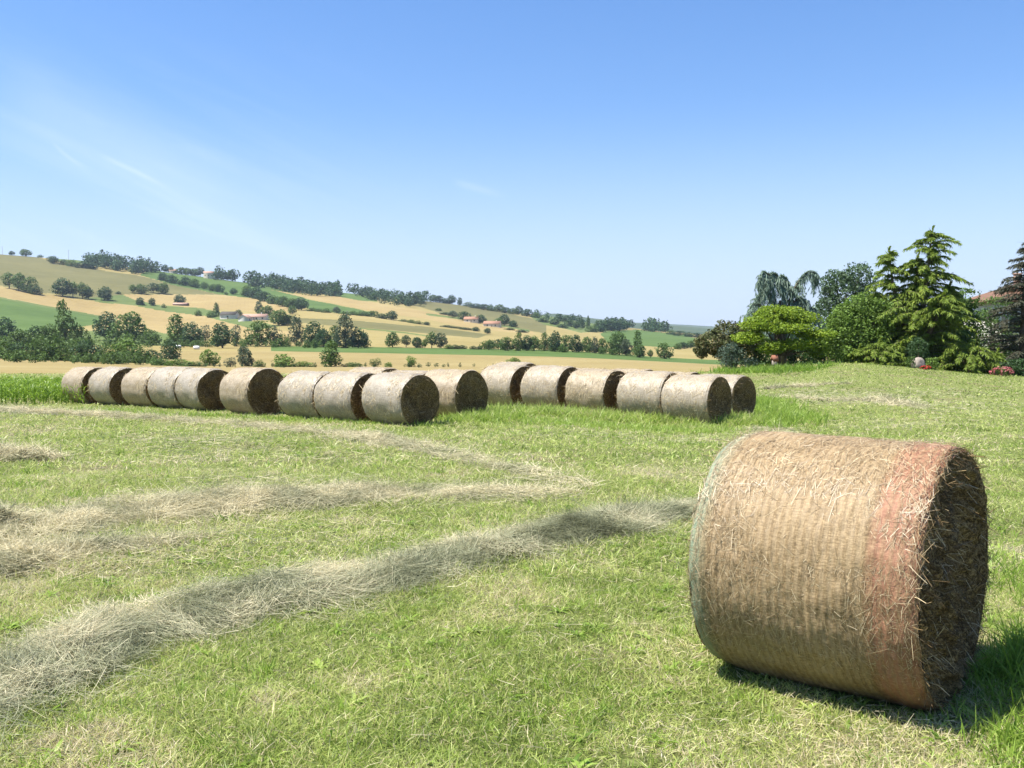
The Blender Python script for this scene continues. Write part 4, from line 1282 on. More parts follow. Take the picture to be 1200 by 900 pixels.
a = Acc()
for (n, d0, d1, hh, ww, pw) in ((265000, 3.0, 7.0, .040, .0034, .4), (175000, 7.0, 13.0, .048, .0054, .6), (140000, 13, 27, .058, .011, .8), (88000, 27, 57, .065, .024, 1.0)):
    xy = scatter_field(n, d0, d1, .77, pw)
    den = fbm(xy, 1.9, 51, 3)
    bare = fbm(xy, 4.5, 57, 2)
    keep = (den + .35 * bare + .25 * rng.random(n)) > .54
    xy = xy[keep & clear_of_bale(xy)]
    n = len(xy)
    hv = .55 + 1.1 * fbm(xy, 1.4, 61, 3) * (.6 + .8 * fbm(xy, 5, 67, 2))
    t = grass_tint(xy) + rng.normal(0, .19, n) - .16 * sstep(xy[:, 1], 20, 36) * sstep(xy[:, 0], 3, 8)
    straw = rng.random(n) < .10
    t[straw] = rng.uniform(.75, 1, straw.sum())
    hgt = hh * hv * rng.uniform(.3, 1.8, n)
    blades(a, xy, hgt, ww * rng.uniform(.6, 1.4, n), 1.0, t)
tag(a.build('grass', [GRASS]), 'short mown meadow grass, green with straw-coloured patches', None, None, 'stuff')

# tufts of longer grass and broad leaved weeds
a = Acc()


def tufts(n, xyf, r, h, w, per, tint=.45):
    c = xyf(n)
    k = np.repeat(np.arange(len(c)), per)
    rs = r * rng.uniform(.5, 1.5, len(c))
    xy = c[k] + rng.normal(0, .5, (len(k), 2)) * rs[k][:, None]
    hs = h * rng.uniform(.6, 1.4, len(c))
    xy_ok = clear_of_bale(xy)
    xy, k = xy[xy_ok], k[xy_ok]
    tt = tint + rng.normal(0, .12, len(c))[k] + rng.normal(0, .12, len(k))
    blades(a, xy, hs[k] * rng.uniform(.5, 1.25, len(k)), w * rng.uniform(.7, 1.3, len(k)), .42, tt)


tufts(620, lambda n: scatter_field(n, 3.2, 8.5, .62, .5), .08, .065, .0050, 26, .55)
tufts(500, lambda n: scatter_field(n, 8.5, 20, .62, .8), .12, .085, .009, 22, .55)


def along(p0, p1, spread):
    p0, p1 = np.array(p0), np.array(p1)

    def f(n):
        t = rng.random((n, 1))
        return p0 + (p1 - p0) * t + rng.normal(0, spread, (n, 2))
    return f


def gxy(X, Y):
    return ground_at(X, Y)[:2]


# long grass by the big bale's shaded end and at the right frame edge
e0 = bxy + np.array((BIGC, BIGS)) * (BL / 2 + .10)
nrm = np.array((-BIGS, BIGC))
tufts(50, along(e0 + nrm * .25 + np.array((.22, .0)), e0 + nrm * .75 + np.array((.3, .1)), .09), .10, .20, .007, 22, .42)
tufts(200, along(gxy(1190, 810), gxy(1320, 765), .2), .12, .13, .006, 24, .42)
tufts(60, along(gxy(1180, 905), gxy(1330, 870), .16), .12, .10, .006, 24, .5)
tufts(60, along(gxy(1160, 700), gxy(1290, 690), .45), .12, .15, .007, 24, .5)
tufts(70, along(gxy(825, 770), gxy(1090, 840), .05), .05, .045, .005, 16, .6)
# uncut grass round the field bales
tufts(560, along(gxy(560, 487), gxy(880, 497), .40), .30, .24, .014, 26, .74)
tufts(300, along(gxy(600, 496), gxy(860, 506), .55), .25, .12, .012, 24, .66)
tufts(160, along(gxy(535, 494), gxy(600, 489), .35), .25, .22, .013, 26, .66)
tufts(240, along(gxy(880, 470), gxy(920, 500), .6), .25, .26, .016, 24, .5)
tufts(220, along(gxy(90, 481), gxy(500, 500), .16), .2, .11, .012, 18, .55)
tufts(120, along(gxy(860, 436), gxy(960, 433), 1.2), .5, .35, .03, 24, .3)
tag(a.build('tall_grass', [TALLG]), 'tufts of longer green grass around the bales', None, None, 'stuff')

a = Acc()
c = scatter_field(230, 3.3, 9, .6, .5)
c = c[clear_of_bale(c, .1)]
for x, y in c:
    n = int(rng.integers(7, 15))
    z = float(terrain_z(x, y))
    an = rng.uniform(0, 6.28, n)
    el = rng.uniform(.25, 1.0, n)
    d = np.stack([np.cos(an) * np.cos(el), np.sin(an) * np.cos(el), np.sin(el)], -1)
    L = rng.uniform(.05, .11, n)
    v, q, m = ribbons(np.tile((x, y, z), (n, 1)) + rng.normal(0, .008, (n, 3)) * np.array((1, 1, 0)), d, L, .017, np.stack([np.cos(an) * .2, np.sin(an) * .2, -.45 * np.ones(n)], -1), 3, .1, side=np.array((0, 0, 1.)) + 0 * d, prof=[.3, 1., .9, .1])
    v[:, 2] = np.maximum(v[:, 2], z + .004)
    a.add(v, q, np.repeat(np.clip(rng.uniform(.2, .75) + rng.normal(0, .1, n), 0, 1), m))
tag(a.build('weeds', [TALLG]), 'low broad-leaved weeds among the mown grass', None, None, 'stuff')

# maize strip at the far left
a = Acc()
rows_ = []
for r in range(18):
    for s in np.arange(-14, 6.4, .11):
        rows_.append((r, s))
rows_ = np.array(rows_)
o = ground_at(40, 474)[:2]
dirr = unit(np.array((1., .10)))
dn = np.array((-dirr[1], dirr[0]))
xy = o + dirr * (rows_[:, 1:] + rng.normal(0, .04, (len(rows_), 1))) + dn * (rows_[:, :1] * .62 + rng.normal(0, .05, (len(rows_), 1)))
lim = np.array([left_edge(-13.2, 29.4, AX)])
keep = proj(np.concatenate([xy, terrain_z(xy[:, 0], xy[:, 1])[:, None]], -1))[0] < 100 + rows_[:, 0] * 0
xy = xy[keep]
for lv in range(8):
    n = len(xy)
    z = terrain_z(xy[:, 0], xy[:, 1])
    an = rng.uniform(0, 6.28, n)
    base = np.concatenate([xy, (z + .03 + lv * .055 * rng.uniform(.85, 1.15, n))[:, None]], -1)
    d = unit(np.stack([np.cos(an) * .32, np.sin(an) * .32, np.ones(n)], -1))
    v, q, m = ribbons(base, d, rng.uniform(.24, .44, n), .026, np.stack([np.cos(an) * .45, np.sin(an) * .45, -.6 * np.ones(n)], -1), 3, .1, prof=[.7, 1, .8, .1])
    a.add(v, q, np.repeat(np.clip(rng.normal(.5, .22, n), 0, 1), m))
n = len(xy)
v, q, m = ribbons(np.concatenate([xy, terrain_z(xy[:, 0], xy[:, 1])[:, None]], -1), np.tile((0, 0, 1.), (n, 1)), .5, .03, np.zeros((n, 3)), 2, .5)
a.add(v, q, .3)
tag(a.build('maize_crop', [MAIZE]), 'strip of young green maize beyond the far left bales', None, None, 'stuff')

# ------------------------------------------------------------------ garden on the right


def broadleaf(name, label, X, Y, d, hpx, wpx, lobes, n, leaf, col, trunks=1, gap=.35, cat='tree', shell=.55, flat=.3, seed=3, depth=None, thr=.0):
    """lobes in fractions of the crown (x -1..1, y -1..1, z 0..1, rx, ry, rz)"""
    p = pix(X, Y, d)
    p[2] = float(terrain_z(p[0], p[1]))
    H = hpx * d / F
    Wd = wpx * d / F / 2
    D = depth or Wd
    t = thing(name, label, cat, p)
    lb = [(a_ * Wd, b_ * D, c_ * H, e * Wd, f_ * D, g * H) for a_, b_, c_, e, f_, g in lobes]
    a = Acc()
    add_leaves(a, crown_points(lb, n, seed, gap, shell), leaf, 0, flat=flat)
    a.build('crown', [LEAF[col]], t)
    a = Acc()
    for k in range(trunks):
        ox = (k - (trunks - 1) / 2) * .5
        top = lb[k % len(lb)]
        r = .035 * H / max(1, trunks ** .5)
        a.add(*tube([(ox, 0, -.3), (ox * 1.1, 0, H * .18), (ox * 1.2 + top[0] * .3, top[1] * .3, H * .4), (ox + top[0] * .6, top[1] * .6, H * .7)], [r, r * .8, r * .6, r * .2], 8))
        for l_ in lb:
            a.add(*tube([(ox * 1.1, 0, H * .2), (l_[0] * .5, l_[1] * .5, H * .2 + (l_[2] - H * .2) * .55), (l_[0], l_[1], l_[2])], [r * .55, r * .4, r * .15], 6))
    a.build('trunk', [BARK], t, True)
    return t


def sprays(acc, path, n, ln, wd, droop, tint0, out=None, hang=0., spread=.9):
    """needle sprays along a limb path"""
    path = np.asarray(path, float)
    s = np.linspace(0, 1, len(path))
    t = rng.random(n) ** .8
    c = np.stack([np.interp(t, s, path[:, k]) for k in range(3)], -1)
    tg = unit(np.stack([np.interp(t, s, np.gradient(path[:, k])) for k in range(3)], -1))
    side = unit(np.cross(tg, np.array((0, 0, 1.))) + 1e-6)
    sg = np.where(rng.random(n) < .5, 1, -1)[:, None]
    d = unit(tg * .55 + side * sg * spread * rng.random((n, 1)) + rng.normal(0, .22, (n, 3)) + np.array((0, 0, -hang)))
    L = ln * rng.uniform(.5, 1.3, n) * (1.1 - .5 * t)
    v, q, m = ribbons(c, d, L, wd * rng.uniform(.7, 1.3, n), np.stack([np.zeros(n), np.zeros(n), -droop * np.ones(n)], -1) + rng.normal(0, .1, (n, 3)), 2, .3, side=np.array((0, 0, 1.)) + rng.normal(0, .5, (n, 3)), prof=[.6, 1, .25])
    tt = np.clip(tint0 + .35 * t * rng.random(n) + rng.normal(0, .16, n), 0, 1)
    acc.add(v, q, np.repeat(tt, m))


def conifer(name, label, X, Y, d, hpx, wpx, col, leaders, nb, per, ln, wd, droop=.5, up=.25, base=.02, seed=1, prof=None, hang=.1):
    p = pix(X, Y, d)
    p[2] = float(terrain_z(p[0], p[1]))
    H = hpx * d / F
    Wd = wpx * d / F / 2
    t = thing(name, label, 'tree', p)
    a, b = Acc(), Acc()
    for (lx, ly, lh, w) in leaders:
        top = np.array((lx * Wd, ly * Wd, lh * H))
        ax = [np.array((lx * Wd * .1, 0, -.3)), np.array((lx * Wd * .35, ly * Wd * .3, lh * H * .35)), np.array((lx * Wd * .8, ly * Wd * .8, lh * H * .7)), top + np.array((.10, 0, 0))]
        b.add(*tube(ax, [.30, .22, .10, .02], 8))
        axp = np.array(ax)
        for k in range(int(nb * w)):
            f = base + (1 - base) * ((k + rng.random()) / (nb * w)) ** .9
            c = np.array([np.interp(f, [0, .35, .7, 1], axp[:, i]) for i in range(3)])
            r = (prof(f) if prof else (1 - f) ** .8) * Wd * w * rng.uniform(.6, 1.15) + .12
            an = rng.uniform(0, 2 * np.pi)
            dr = np.array((math.cos(an), math.sin(an) * .85, 0))
            pts = [c + dr * r * s + np.array((0, 0, r * (up * s * 1.6 - droop * s * s * 1.2))) for s in np.linspace(0, 1, 6)]
            for q_ in pts:
                q_[2] = max(q_[2], .12)
            b.add(*tube(pts, np.linspace(.05, .008, 6) * (1 - .5 * f), 5))
            sprays(a, pts, int(per * (.35 + r / Wd)), ln, wd, .35, .28, hang=hang)
        # the leader's own tip
        sprays(a, [axp[2], axp[3], axp[3] + np.array((.08, 0, .25))], int(per * .8), ln * .6, wd, .15, .5, hang=-.2)
    a.build('crown', [LEAF[col]], t)
    b.build('trunk', [BARK], t, True)
    return t


# dark reddish green low tree at the left end of the garden
broadleaf('tree', 'dark bronze-green spreading tree at the left end of the garden', 851, 434, 62, 58, 74,
          [(-.45, 0, .55, .55, .6, .26), (.1, .1, .75, .6, .6, .26), (.55, -.1, .62, .5, .5, .3), (-.75, .1, .42, .28, .4, .18), (0, -.2, .45, .5, .5, .25)], 7140, 0.18, 'red', 1, .3)
broadleaf('shrub', 'blue-grey shrub under the bronze-green tree', 858, 434, 59.5, 34, 40, [(-.2, 0, .45, .7, .7, .45), (.35, 0, .4, .6, .6, .42), (0, 0, .75, .4, .4, .25)], 2210, 0.12, 'blue', 1, .3, 'shrub')
broadleaf('shrub', 'small grey mound shrub at the foot of the golden tree', 882, 433, 57.5, 16, 22, [(0, 0, .45, .9, .9, .5)], 500, .12, 'blue', 1, .2, 'shrub')
broadleaf('tree', 'bright golden-green layered tree in front of the weeping cedar', 915, 433, 58, 76, 122,
          [(-.05, 0, .87, .50, .5, .12), (-.42, -.1, .70, .42, .5, .14), (.32, .1, .76, .45, .5, .13), (.05, -.3, .62, .5, .5, .09), (-.62, 0, .48, .32, .5, .11), (.62, -.1, .52, .38, .5, .09), (.2, -.3, .38, .5, .4, .09), (-.25, -.3, .33, .3, .4, .1), (.72, .1, .30, .26, .4, .12)], 16150, 0.16, 'gold', 2, .30, shell=.15, flat=.5)
# weeping blue cedar: arching limbs with hanging curtains
p = pix(914, 432, 64)
p[2] = float(terrain_z(p[0], p[1]))
t = thing('cedar', 'weeping grey-blue cedar with drooping arms behind the golden tree', 'tree', p)
a, b = Acc(), Acc()
k = 64 / F
LIMBS = [[(0, 0), (-4, 40), (-8, 80), (-15, 108), (-24, 113), (-30, 100)], [(0, 0), (2, 50), (4, 85), (-4, 108), (-12, 112), (-20, 96)],
         [(0, 0), (4, 50), (14, 88), (22, 102), (32, 114), (44, 113), (47, 106)], [(0, 0), (2, 45), (16, 80), (8, 104), (0, 110), (2, 98)],
         [(0, 0), (-8, 40), (-22, 74), (-34, 76), (-42, 58)], [(0, 0), (4, 40), (26, 68), (40, 72), (50, 56)], [(0, 0), (-2, 60), (-14, 92), (-26, 86), (-36, 66)],
         [(0, 0), (6, 55), (20, 84), (30, 80), (34, 62)], [(0, 0), (-6, 30), (-28, 56), (-44, 54), (-50, 38)]]
for i, lm in enumerate(LIMBS):
    n_ = len(lm)
    yy = rng.uniform(-1.0, 1.0)
    pts = np.array([(x * k, yy * j / n_, z * k) for j, (x, z) in enumerate(lm)])
    ss = np.linspace(0, n_ - 1, 14)
    pts = np.stack([np.interp(ss, np.arange(n_), pts[:, c]) for c in range(3)], -1)
    b.add(*tube(pts, np.linspace(.11, .008, 14), 6))
    sprays(a, pts[5:], 260, .5, .05, .7, .5, hang=.75, spread=.5)
    sprays(a, pts[5:] + np.array((0, 0, .05)), 240, .3, .05, .2, .5, hang=-.1, spread=.9)
    for q_ in pts[4::1]:
        for _ in range(3):
            e = q_ + np.array((rng.normal(0, .35), rng.normal(0, .35), -rng.uniform(.5, 1.5)))
            md = (q_ + e) / 2 + np.array((rng.normal(0, .15), 0, .25))
            sprays(a, [q_, md, e], 75, .22, .03, .4, .45, hang=.4, spread=1.1)
b.add(*tube([(0, 0, -.3), (0, 0, 60 * k), (0, 0, 80 * k)], [.32, .22, .12], 8))
a.build('crown', [LEAF['cedar']], t)
b.build('trunk', [BARK], t, True)

broadleaf('tree', 'tall dark blue-green bushy tree between cedar and conifer', 990, 428, 70, 118, 92,
          [(0, 0, .62, .75, .8, .3), (-.4, 0, .42, .55, .6, .3), (.35, .1, .84, .42, .5, .17), (-.25, 0, .78, .42, .5, .16), (.5, 0, .45, .5, .5, .3), (.1, 0, .25, .8, .8, .25)], 14450, 0.19, 'slate', 1, .28, seed=9)
broadleaf('tree', 'rounded mid-green tree left of the big conifer', 1003, 430, 60, 84, 92,
          [(0, 0, .45, .85, .8, .38), (-.45, -.2, .35, .5, .5, .3), (.45, -.2, .62, .5, .5, .3), (.1, 0, .78, .5, .5, .2), (-.3, 0, .62, .45, .5, .22), (.2, -.4, .2, .7, .5, .2)], 16150, 0.15, 'light', 1, .24, seed=12)
broadleaf('shrub', 'bright light-green shrub low beside the rounded tree', 992, 429, 57.5, 22, 26, [(0, 0, .5, .8, .8, .45), (.4, 0, .35, .5, .5, .35)], 600, .16, 'light', 1, .3, 'shrub')
conifer('deodar_cedar', 'big yellow-green conifer with two pointed tops', 1074, 431, 60, 160, 168, 'deodar',
        [(.16, 0, 1.0, .92), (-.36, .2, .86, .66), (.0, .1, .80, .6), (.46, .1, .60, .72), (-.62, .0, .55, .66), (.12, -.5, .52, .7)], 130, 210, .36, .058, .46, .34, .02, prof=lambda f: (1 - f) ** .58 * (.62 + .85 * rng.random() ** 1.6) * (.85 + .2 * math.sin(f * 22)))
conifer('low_conifer', 'sprawling golden conifer along the lawn edge', 1028, 430, 57, 26, 96, 'deodar', [(0, 0, 1, 1.0), (-.5, 0, .7, .6), (.5, 0, .8, .6)], 40, 150, .30, .05, .4, .28, .0)
conifer('low_conifer', 'low golden conifer spreading right of the boulder', 1140, 433, 57.5, 40, 104, 'deodar', [(0, 0, 1, 1.0), (-.45, 0, .9, .7), (.5, 0, .6, .6)], 46, 160, .32, .05, .5, .3, .0)
broadleaf('shrub', 'round dark clipped bush in front of the big conifer', 1076, 430, 57, 36, 28, [(0, 0, .55, .9, .9, .45), (0, 0, .3, .8, .8, .3)], 2550, 0.09, 'dark', 1, .12, 'shrub', .8)
broadleaf('tree', 'olive-green broadleaf tree right of the big conifer', 1112, 431, 66, 100, 82,
          [(0, 0, .72, .6, .6, .2), (.45, 0, .82, .38, .5, .14), (-.3, 0, .55, .5, .5, .22), (.5, 0, .5, .45, .5, .2), (.1, 0, .34, .7, .6, .22)], 8840, 0.18, 'mid', 1, .38, seed=23)
broadleaf('shrub', 'dark green shrub mass under the olive-green tree', 1118, 433, 61, 52, 62, [(-.3, 0, .5, .6, .7, .45), (.4, 0, .45, .6, .7, .42), (0, 0, .75, .5, .5, .25)], 6120, 0.15, 'mid', 1, .22, 'shrub', seed=27)
broadleaf('shrub', 'leafy climbing shrub against the pale house wall', 1164, 436, 71, 92, 74, [(-.2, 0, .4, .8, .7, .42), (.4, 0, .35, .8, .7, .4), (0, 0, .8, .8, .5, .2)], 7820, 0.15, 'mid', 1, .52, 'shrub', seed=31)
conifer('dark_conifer', 'dark purplish conifer at the right edge before the house', 1198, 437, 61, 156, 150, 'purple', [(0, 0, 1, 1.0)], 120, 120, .38, .055, .25, .16, .03, prof=lambda f: (1 - f) ** .8 * (.8 + .3 * rng.random()), hang=.0)
broadleaf('shrub', 'dark hedge shrub below the purplish conifer', 1186, 437, 59, 24, 54, [(-.3, 0, .45, .6, .7, .45), (.4, 0, .45, .6, .7, .45)], 1700, 0.13, 'dark', 1, .2, 'shrub', seed=35)

# house
TILEB = simple('old_brown_tiles', (.13, .072, .046), (.20, .115, .075), 5, .85, .2, .3)
p = pix(1164, 436, 80)
hz_ = float(terrain_z(p[0], p[1]))
rot = -.12
t = thing('house', 'pale rendered house with a terracotta roof half hidden by trees', 'house', (p[0], p[1], hz_), rot)
HW, HD = 13., 9.
EH = pix(1152, 352, 80)[2] - hz_
a = Acc()
box(a, (HW / 2, HD / 2, (EH - 1) / 2 - .0), (HW, HD, EH + 1))
a.build('wall', [WALLW], t)
a = Acc()
ov = .55
rise = 2.0
v = np.array([(-ov, -ov, EH), (HW + ov, -ov, EH), (HW + ov, HD + ov, EH), (-ov, HD + ov, EH), (HD / 2, HD / 2, EH + rise), (HW - HD / 2, HD / 2, EH + rise),
              (-ov, -ov, EH - .16), (HW + ov, -ov, EH - .16), (HW + ov, HD + ov, EH - .16), (-ov, HD + ov, EH - .16)])
a.add(v, [(0, 1, 5, 4), (2, 3, 4, 5), (0, 6, 7, 1), (1, 7, 8, 2), (2, 8, 9, 3), (3, 9, 6, 0), (6, 9, 8, 7)], .5)
a.add(v, [(1, 2, 5), (3, 0, 4)], .5)
# rows of cover tiles on the front and left slopes
for i in range(40):
    x = -.3 + i * (HW + .6) / 40
    f = min(1, (x + ov) / (HD / 2 + ov), (HW + ov - x) / (HD / 2 + ov))
    if f > .08:
        a.add(*tube([(x, -ov, EH + .03), (x, -ov + (HD / 2 + ov) * f, EH + rise * f + .03)], [.085, .085], 6))
rf = a.build('roof', [TILEB], t)
a = Acc()
cx_ = pix(1190, 330, 82)
box(a, (cx_[0] - p[0], 2.6, EH + 1.5), (.5, .45, 1.5))
box(a, (cx_[0] - p[0], 2.6, EH + 2.29), (.62, .57, .1))
a.build('chimney', [TILEP], rf)
for wx, wz in ((1.6, 1.5), (4.2, 1.5), (1.6, 3.9), (4.2, 3.9), (7.5, 1.5), (7.5, 3.9)):
    if wz + .7 > EH - .2:
        wz = EH - 1.1
    a = Acc()
    box(a, (wx, -.02, wz), (1.0, .1, 1.35))
    wd_ = a.build('window', [GLASS], t)
    a = Acc()
    for s in (-1, 1):
        box(a, (wx + s * .52, -.05, wz), (.07, .12, 1.45))
        box(a, (wx, -.05, wz + s * .71), (1.1, .12, .07))
    a.build('frame', [WALLW], wd_)
    for s in (-1, 1):
        a = Acc()
        box(a, (wx + s * .82, -.03, wz), (.5, .06, 1.45))
        a.build('shutter', [SHUT], t)

# boulder with red flowers, flower bed, small garden ornament
p = pix(1076, 432.5, 55.5)
p[2] = float(terrain_z(p[0], p[1]))
n_ = 400
ico = np.stack(np.meshgrid(np.linspace(0, np.pi, 20), np.linspace(0, 2 * np.pi, 28, endpoint=False), indexing='ij'), -1).reshape(-1, 2)
dv = np.stack([np.sin(ico[:, 0]) * np.cos(ico[:, 1]), np.sin(ico[:, 0]) * np.sin(ico[:, 1]), np.cos(ico[:, 0])], -1)
rv = .8 + .45 * fbm(dv + 4, 1.6, 71, 3)
v = dv * rv[:, None] * np.array((.36, .3, .42)) + np.array((0, 0, .2))
i, j = np.meshgrid(np.arange(19), np.arange(28), indexing='ij')
q = np.stack([i * 28 + j, (i + 1) * 28 + j, (i + 1) * 28 + (j + 1) % 28, i * 28 + (j + 1) % 28], -1).reshape(-1, 4)
o = build('boulder', v, q, STONE, None, True)
o.location = p
tag(o, 'pale pinkish boulder standing on the lawn edge', 'rock')


def flowers(name, label, X, Y, d, w, h, n, col, lcol, cat='flowers'):
    p = pix(X, Y, d)
    p[2] = float(terrain_z(p[0], p[1]))
    t = thing(name, label, cat, p)
    a = Acc()
    c = crown_points([(0, 0, h * .45, w / 2, w * .35, h * .5)], n, 5, .15)
    add_leaves(a, c, .11)
    a.build('foliage', [LEAF[lcol]], t)
    a = Acc()
    c = crown_points([(0, -.05, h * .5, w / 2, w * .36, h * .52)], int(n * .7), 8, .45, .85)
    add_leaves(a, c, .10)
    a.build('blossom', [col], t)


REDF = leafmat('red_petals', [(0, (.42, .02, .02)), (1, (.62, .06, .05))], .2)
PINKF = leafmat('pink_petals', [(0, (.42, .08, .10)), (1, (.68, .26, .28))], .2)
flowers('flower_clump', 'small clump of red flowers at the foot of the boulder', 1084, 433.5, 54.9, .55, .22, 200, REDF, 'mid')
flowers('flowering_shrub', 'pink-flowered shrub at the lawn edge below the purplish conifer', 1173, 438, 56, 1.2, .5, 560, PINKF, 'mid')
flowers('flowering_shrub', 'few pink flowers left of the pink-flowered shrub', 1140, 434.5, 57, .45, .26, 160, PINKF, 'mid')
broadleaf('shrub', 'small green shrub touching the left side of the boulder', 1068, 433, 55.6, 14, 16, [(0, 0, .45, .9, .9, .5)], 420, .10, 'mid', 1, .2, 'shrub', seed=51)
broadleaf('shrub', 'small yellow-green shrub right of the boulder', 1092, 433, 56, 15, 18, [(0, 0, .45, .9, .9, .5)], 420, .10, 'light', 1, .2, 'shrub', seed=52)

p = pix(907.5, 433, 56)
p[2] = float(terrain_z(p[0], p[1]))
t = thing('garden_ornament', 'small stone pedestal with a red-brown pitched cap under the golden tree', 'ornament', p, .2)
a = Acc()
box(a, (0, 0, .05), (.34, .34, .2))
box(a, (0, 0, .33), (.24, .24, .36))
a.build('pedestal', [STONE], t)
a = Acc()
gable(a, (0, 0, .0), .26, .26, .50, .14, .04)
a.build('cap', [REDP], t)

# shrubs behind the golden tree close the gaps under the crowns
broadleaf('shrub', 'dark shrub standing behind the trunk of the golden tree', 925, 432, 66, 44, 70, [(-.3, 0, .45, .65, .7, .45), (.4, 0, .4, .6, .7, .42), (0, 0, .7, .5, .5, .3)], 4420, 0.17, 'dark', 1, .22, 'shrub', seed=61)
broadleaf('shrub', 'dark shrub right of the golden tree below the blue-green tree', 962, 430, 63, 42, 62, [(-.3, 0, .5, .6, .7, .45), (.4, 0, .4, .6, .7, .42), (0, 0, .75, .5, .5, .25)], 4420, 0.15, 'dark', 1, .22, 'shrub', seed=62)
broadleaf('shrub', 'green shrub behind the big conifer on its left side', 1040, 431, 65, 60, 60, [(-.3, 0, .5, .6, .7, .45), (.4, 0, .4, .6, .7, .42), (0, 0, .75, .5, .5, .25)], 4420, 0.17, 'mid', 1, .22, 'shrub', seed=63)
broadleaf('shrub', 'dark green shrub between the bronze tree and the golden tree', 886, 433, 63, 46, 52, [(-.3, 0, .45, .65, .7, .45), (.4, 0, .4, .6, .7, .42), (0, 0, .7, .5, .5, .3)], 2600, .16, 'mid', 1, .2, 'shrub', seed=64)

# ------------------------------------------------------------------ camera, light, sky
cam = bpy.data.objects.new('camera', bpy.data.cameras.new('camera'))
COL.objects.link(cam)
cam.data.sensor_width = 36
cam.data.lens = F / 1200 * 36
cam.data.clip_start = .05
cam.data.clip_end = 30000
cam.location = (0, 0, CAMH)
cam.rotation_euler = (math.pi / 2 - PITCH, 0, 0)
S.camera = cam

SUN = Vector((-.43, -.10, .90)).normalized()
sl = bpy.data.lights.new('sun', 'SUN')
sl.energy = 5.0
sl.angle = math.radians(.55)
sl.color = (1, .955, .88)
so = bpy.data.objects.new('sun', sl)
COL.objects.link(so)
so.rotation_euler = SUN.to_track_quat('Z', 'Y').to_euler()

w = bpy.data.worlds.new('World')
S.world = w
w.use_nodes = True
nt = w.node_tree
bg = nt.nodes['Background']
sky = nd(nt, 'ShaderNodeTexSky')
sky.sky_type = 'NISHITA'
sky.sun_disc = False
sky.sun_elevation = math.asin(SUN.z)
sky.sun_rotation = math.atan2(SUN.x, SUN.y)
sky.altitude = 200
sky.air_density = 1.0
sky.dust_density = .6
sky.ozone_density = 4.5
bg.inputs['Strength'].default_value = .08
tc = nd(nt, 'ShaderNodeTexCoord')
sp = nd(nt, 'ShaderNodeSeparateXYZ')
nt.links.new(tc.outputs['Generated'], sp.inputs[0])


def mth(op, a, b=None, c=None):
    n = nd(nt, 'ShaderNodeMath', operation=op)
    for i, k in enumerate((a, b, c)):
        if k is None:
            continue
        if isinstance(k, (int, float)):
            n.inputs[i].default_value = k
        else:
            nt.links.new(k, n.inputs[i])
    return n.outputs[0]


def mrange(v, a, b, lo, hi):
    n = nd(nt, 'ShaderNodeMapRange', interpolation_type='SMOOTHSTEP')
    nt.links.new(v, n.inputs['Value'])
    for k, x in zip(('From Min', 'From Max', 'To Min', 'To Max'), (a, b, lo, hi)):
        n.inputs[k].default_value = x
    return n.outputs['Result']


# thin cirrus and two short contrails high in the western sky (by direction of the sky dome)
az = mth('ARCTAN2', sp.outputs[0], sp.outputs[1])
el = mth('ARCSINE', sp.outputs[2])
vec = nd(nt, 'ShaderNodeCombineXYZ')
nt.links.new(mth('ADD', mth('MULTIPLY', az, 5.), mth('MULTIPLY', el, 6.)), vec.inputs[0])
nt.links.new(mth('ADD', mth('MULTIPLY', el, 26.), mth('MULTIPLY', az, 9.)), vec.inputs[1])
nz = noise(nt, vec.outputs[0], 1.1, 5, .6, .5)
cir = mth('MULTIPLY', mrange(nz, .42, .78, 0, 1), mth('MULTIPLY', mrange(az, -.36, -.02, 1, 0), mrange(el, .10, .32, 1, 0)))
cir = mth('MULTIPLY', cir, .16)


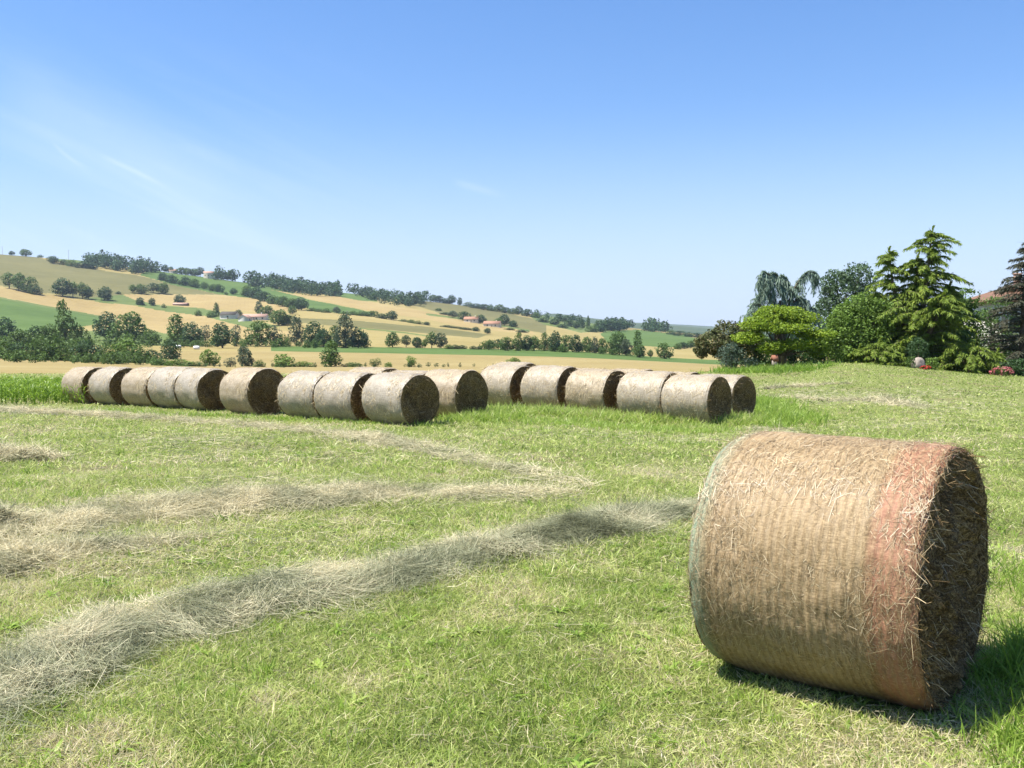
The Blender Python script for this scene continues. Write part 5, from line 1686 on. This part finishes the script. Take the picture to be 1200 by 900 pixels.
def trail(a0, e0, a1, e1, wd, amt, curve):
    t = mth('DIVIDE', mth('SUBTRACT', az, a0), a1 - a0)
    c = mth('ADD', mth('MULTIPLY', t, e1 - e0), e0)
    c = mth('ADD', c, mth('MULTIPLY', mth('MULTIPLY', t, mth('SUBTRACT', t, 1.)), curve))
    dist = mth('ABSOLUTE', mth('SUBTRACT', el, c))
    m = mth('MULTIPLY', mrange(dist, 0, wd, 1, 0), mth('MULTIPLY', mrange(t, -.15, .2, 0, 1), mrange(t, .5, 1.2, 1, 0)))
    return mth('MULTIPLY', m, amt)


def ae(X, Y):
    r = ray(X, Y)
    r = r / np.linalg.norm(r)
    return math.atan2(r[0], r[1]), math.asin(r[2])


for (X0, Y0, X1, Y1, wd, amt, cv) in ((64, 170, 102, 197, .0042, .11, .008), (122, 184, 200, 222, .0042, .11, -.004), (535, 214, 590, 229, .006, .10, .0), (0, 105, 300, 240, .06, .13, .0)):
    a0, e0 = ae(X0, Y0)
    a1, e1 = ae(X1, Y1)
    cir = mth('ADD', cir, trail(a0, e0, a1, e1, wd, amt, cv))
deep = mixc(nt, mrange(el, .03, .42, 0, 1), (.90, .98, 1.10), (.70, .95, 1.2))
skyc = mixc(nt, 1.0, sky.outputs[0], deep, 'MULTIPLY')
skyc = mixc(nt, mrange(el, -.02, .24, .78, 0), skyc, (4.3, 4.95, 6.5))
nt.links.new(mixc(nt, cir, skyc, (7.2, 7.6, 8.2)), bg.inputs['Color'])

# the air between here and the far hills
if True:
    a = Acc()
    box(a, (0, 2950, 90), (9000, 6700, 250))
    m = bpy.data.materials.new('haze_air')
    m.use_nodes = True
    m.node_tree.nodes.clear()
    pv = m.node_tree.nodes.new('ShaderNodeVolumePrincipled')
    mo = m.node_tree.nodes.new('ShaderNodeOutputMaterial')
    pv.inputs['Color'].default_value = (.74, .87, 1, 1)
    pv.inputs['Density'].default_value = .00008
    pv.inputs['Anisotropy'].default_value = .2
    m.node_tree.links.new(pv.outputs[0], mo.inputs['Volume'])
    hz = a.build('haze', [m])
    tag(hz, 'thin pale summer haze over the valley', None, None, 'stuff')

S.render.engine = 'CYCLES'
S.cycles.max_bounces = 6
S.cycles.diffuse_bounces = 3
S.cycles.transparent_max_bounces = 8
S.cycles.volume_bounces = 0
S.cycles.use_denoising = True
S.view_settings.view_transform = 'Standard'
S.view_settings.look = 'None'
S.view_settings.gamma = 1
S.view_settings.use_curve_mapping = False
S.view_settings.exposure = 1.1
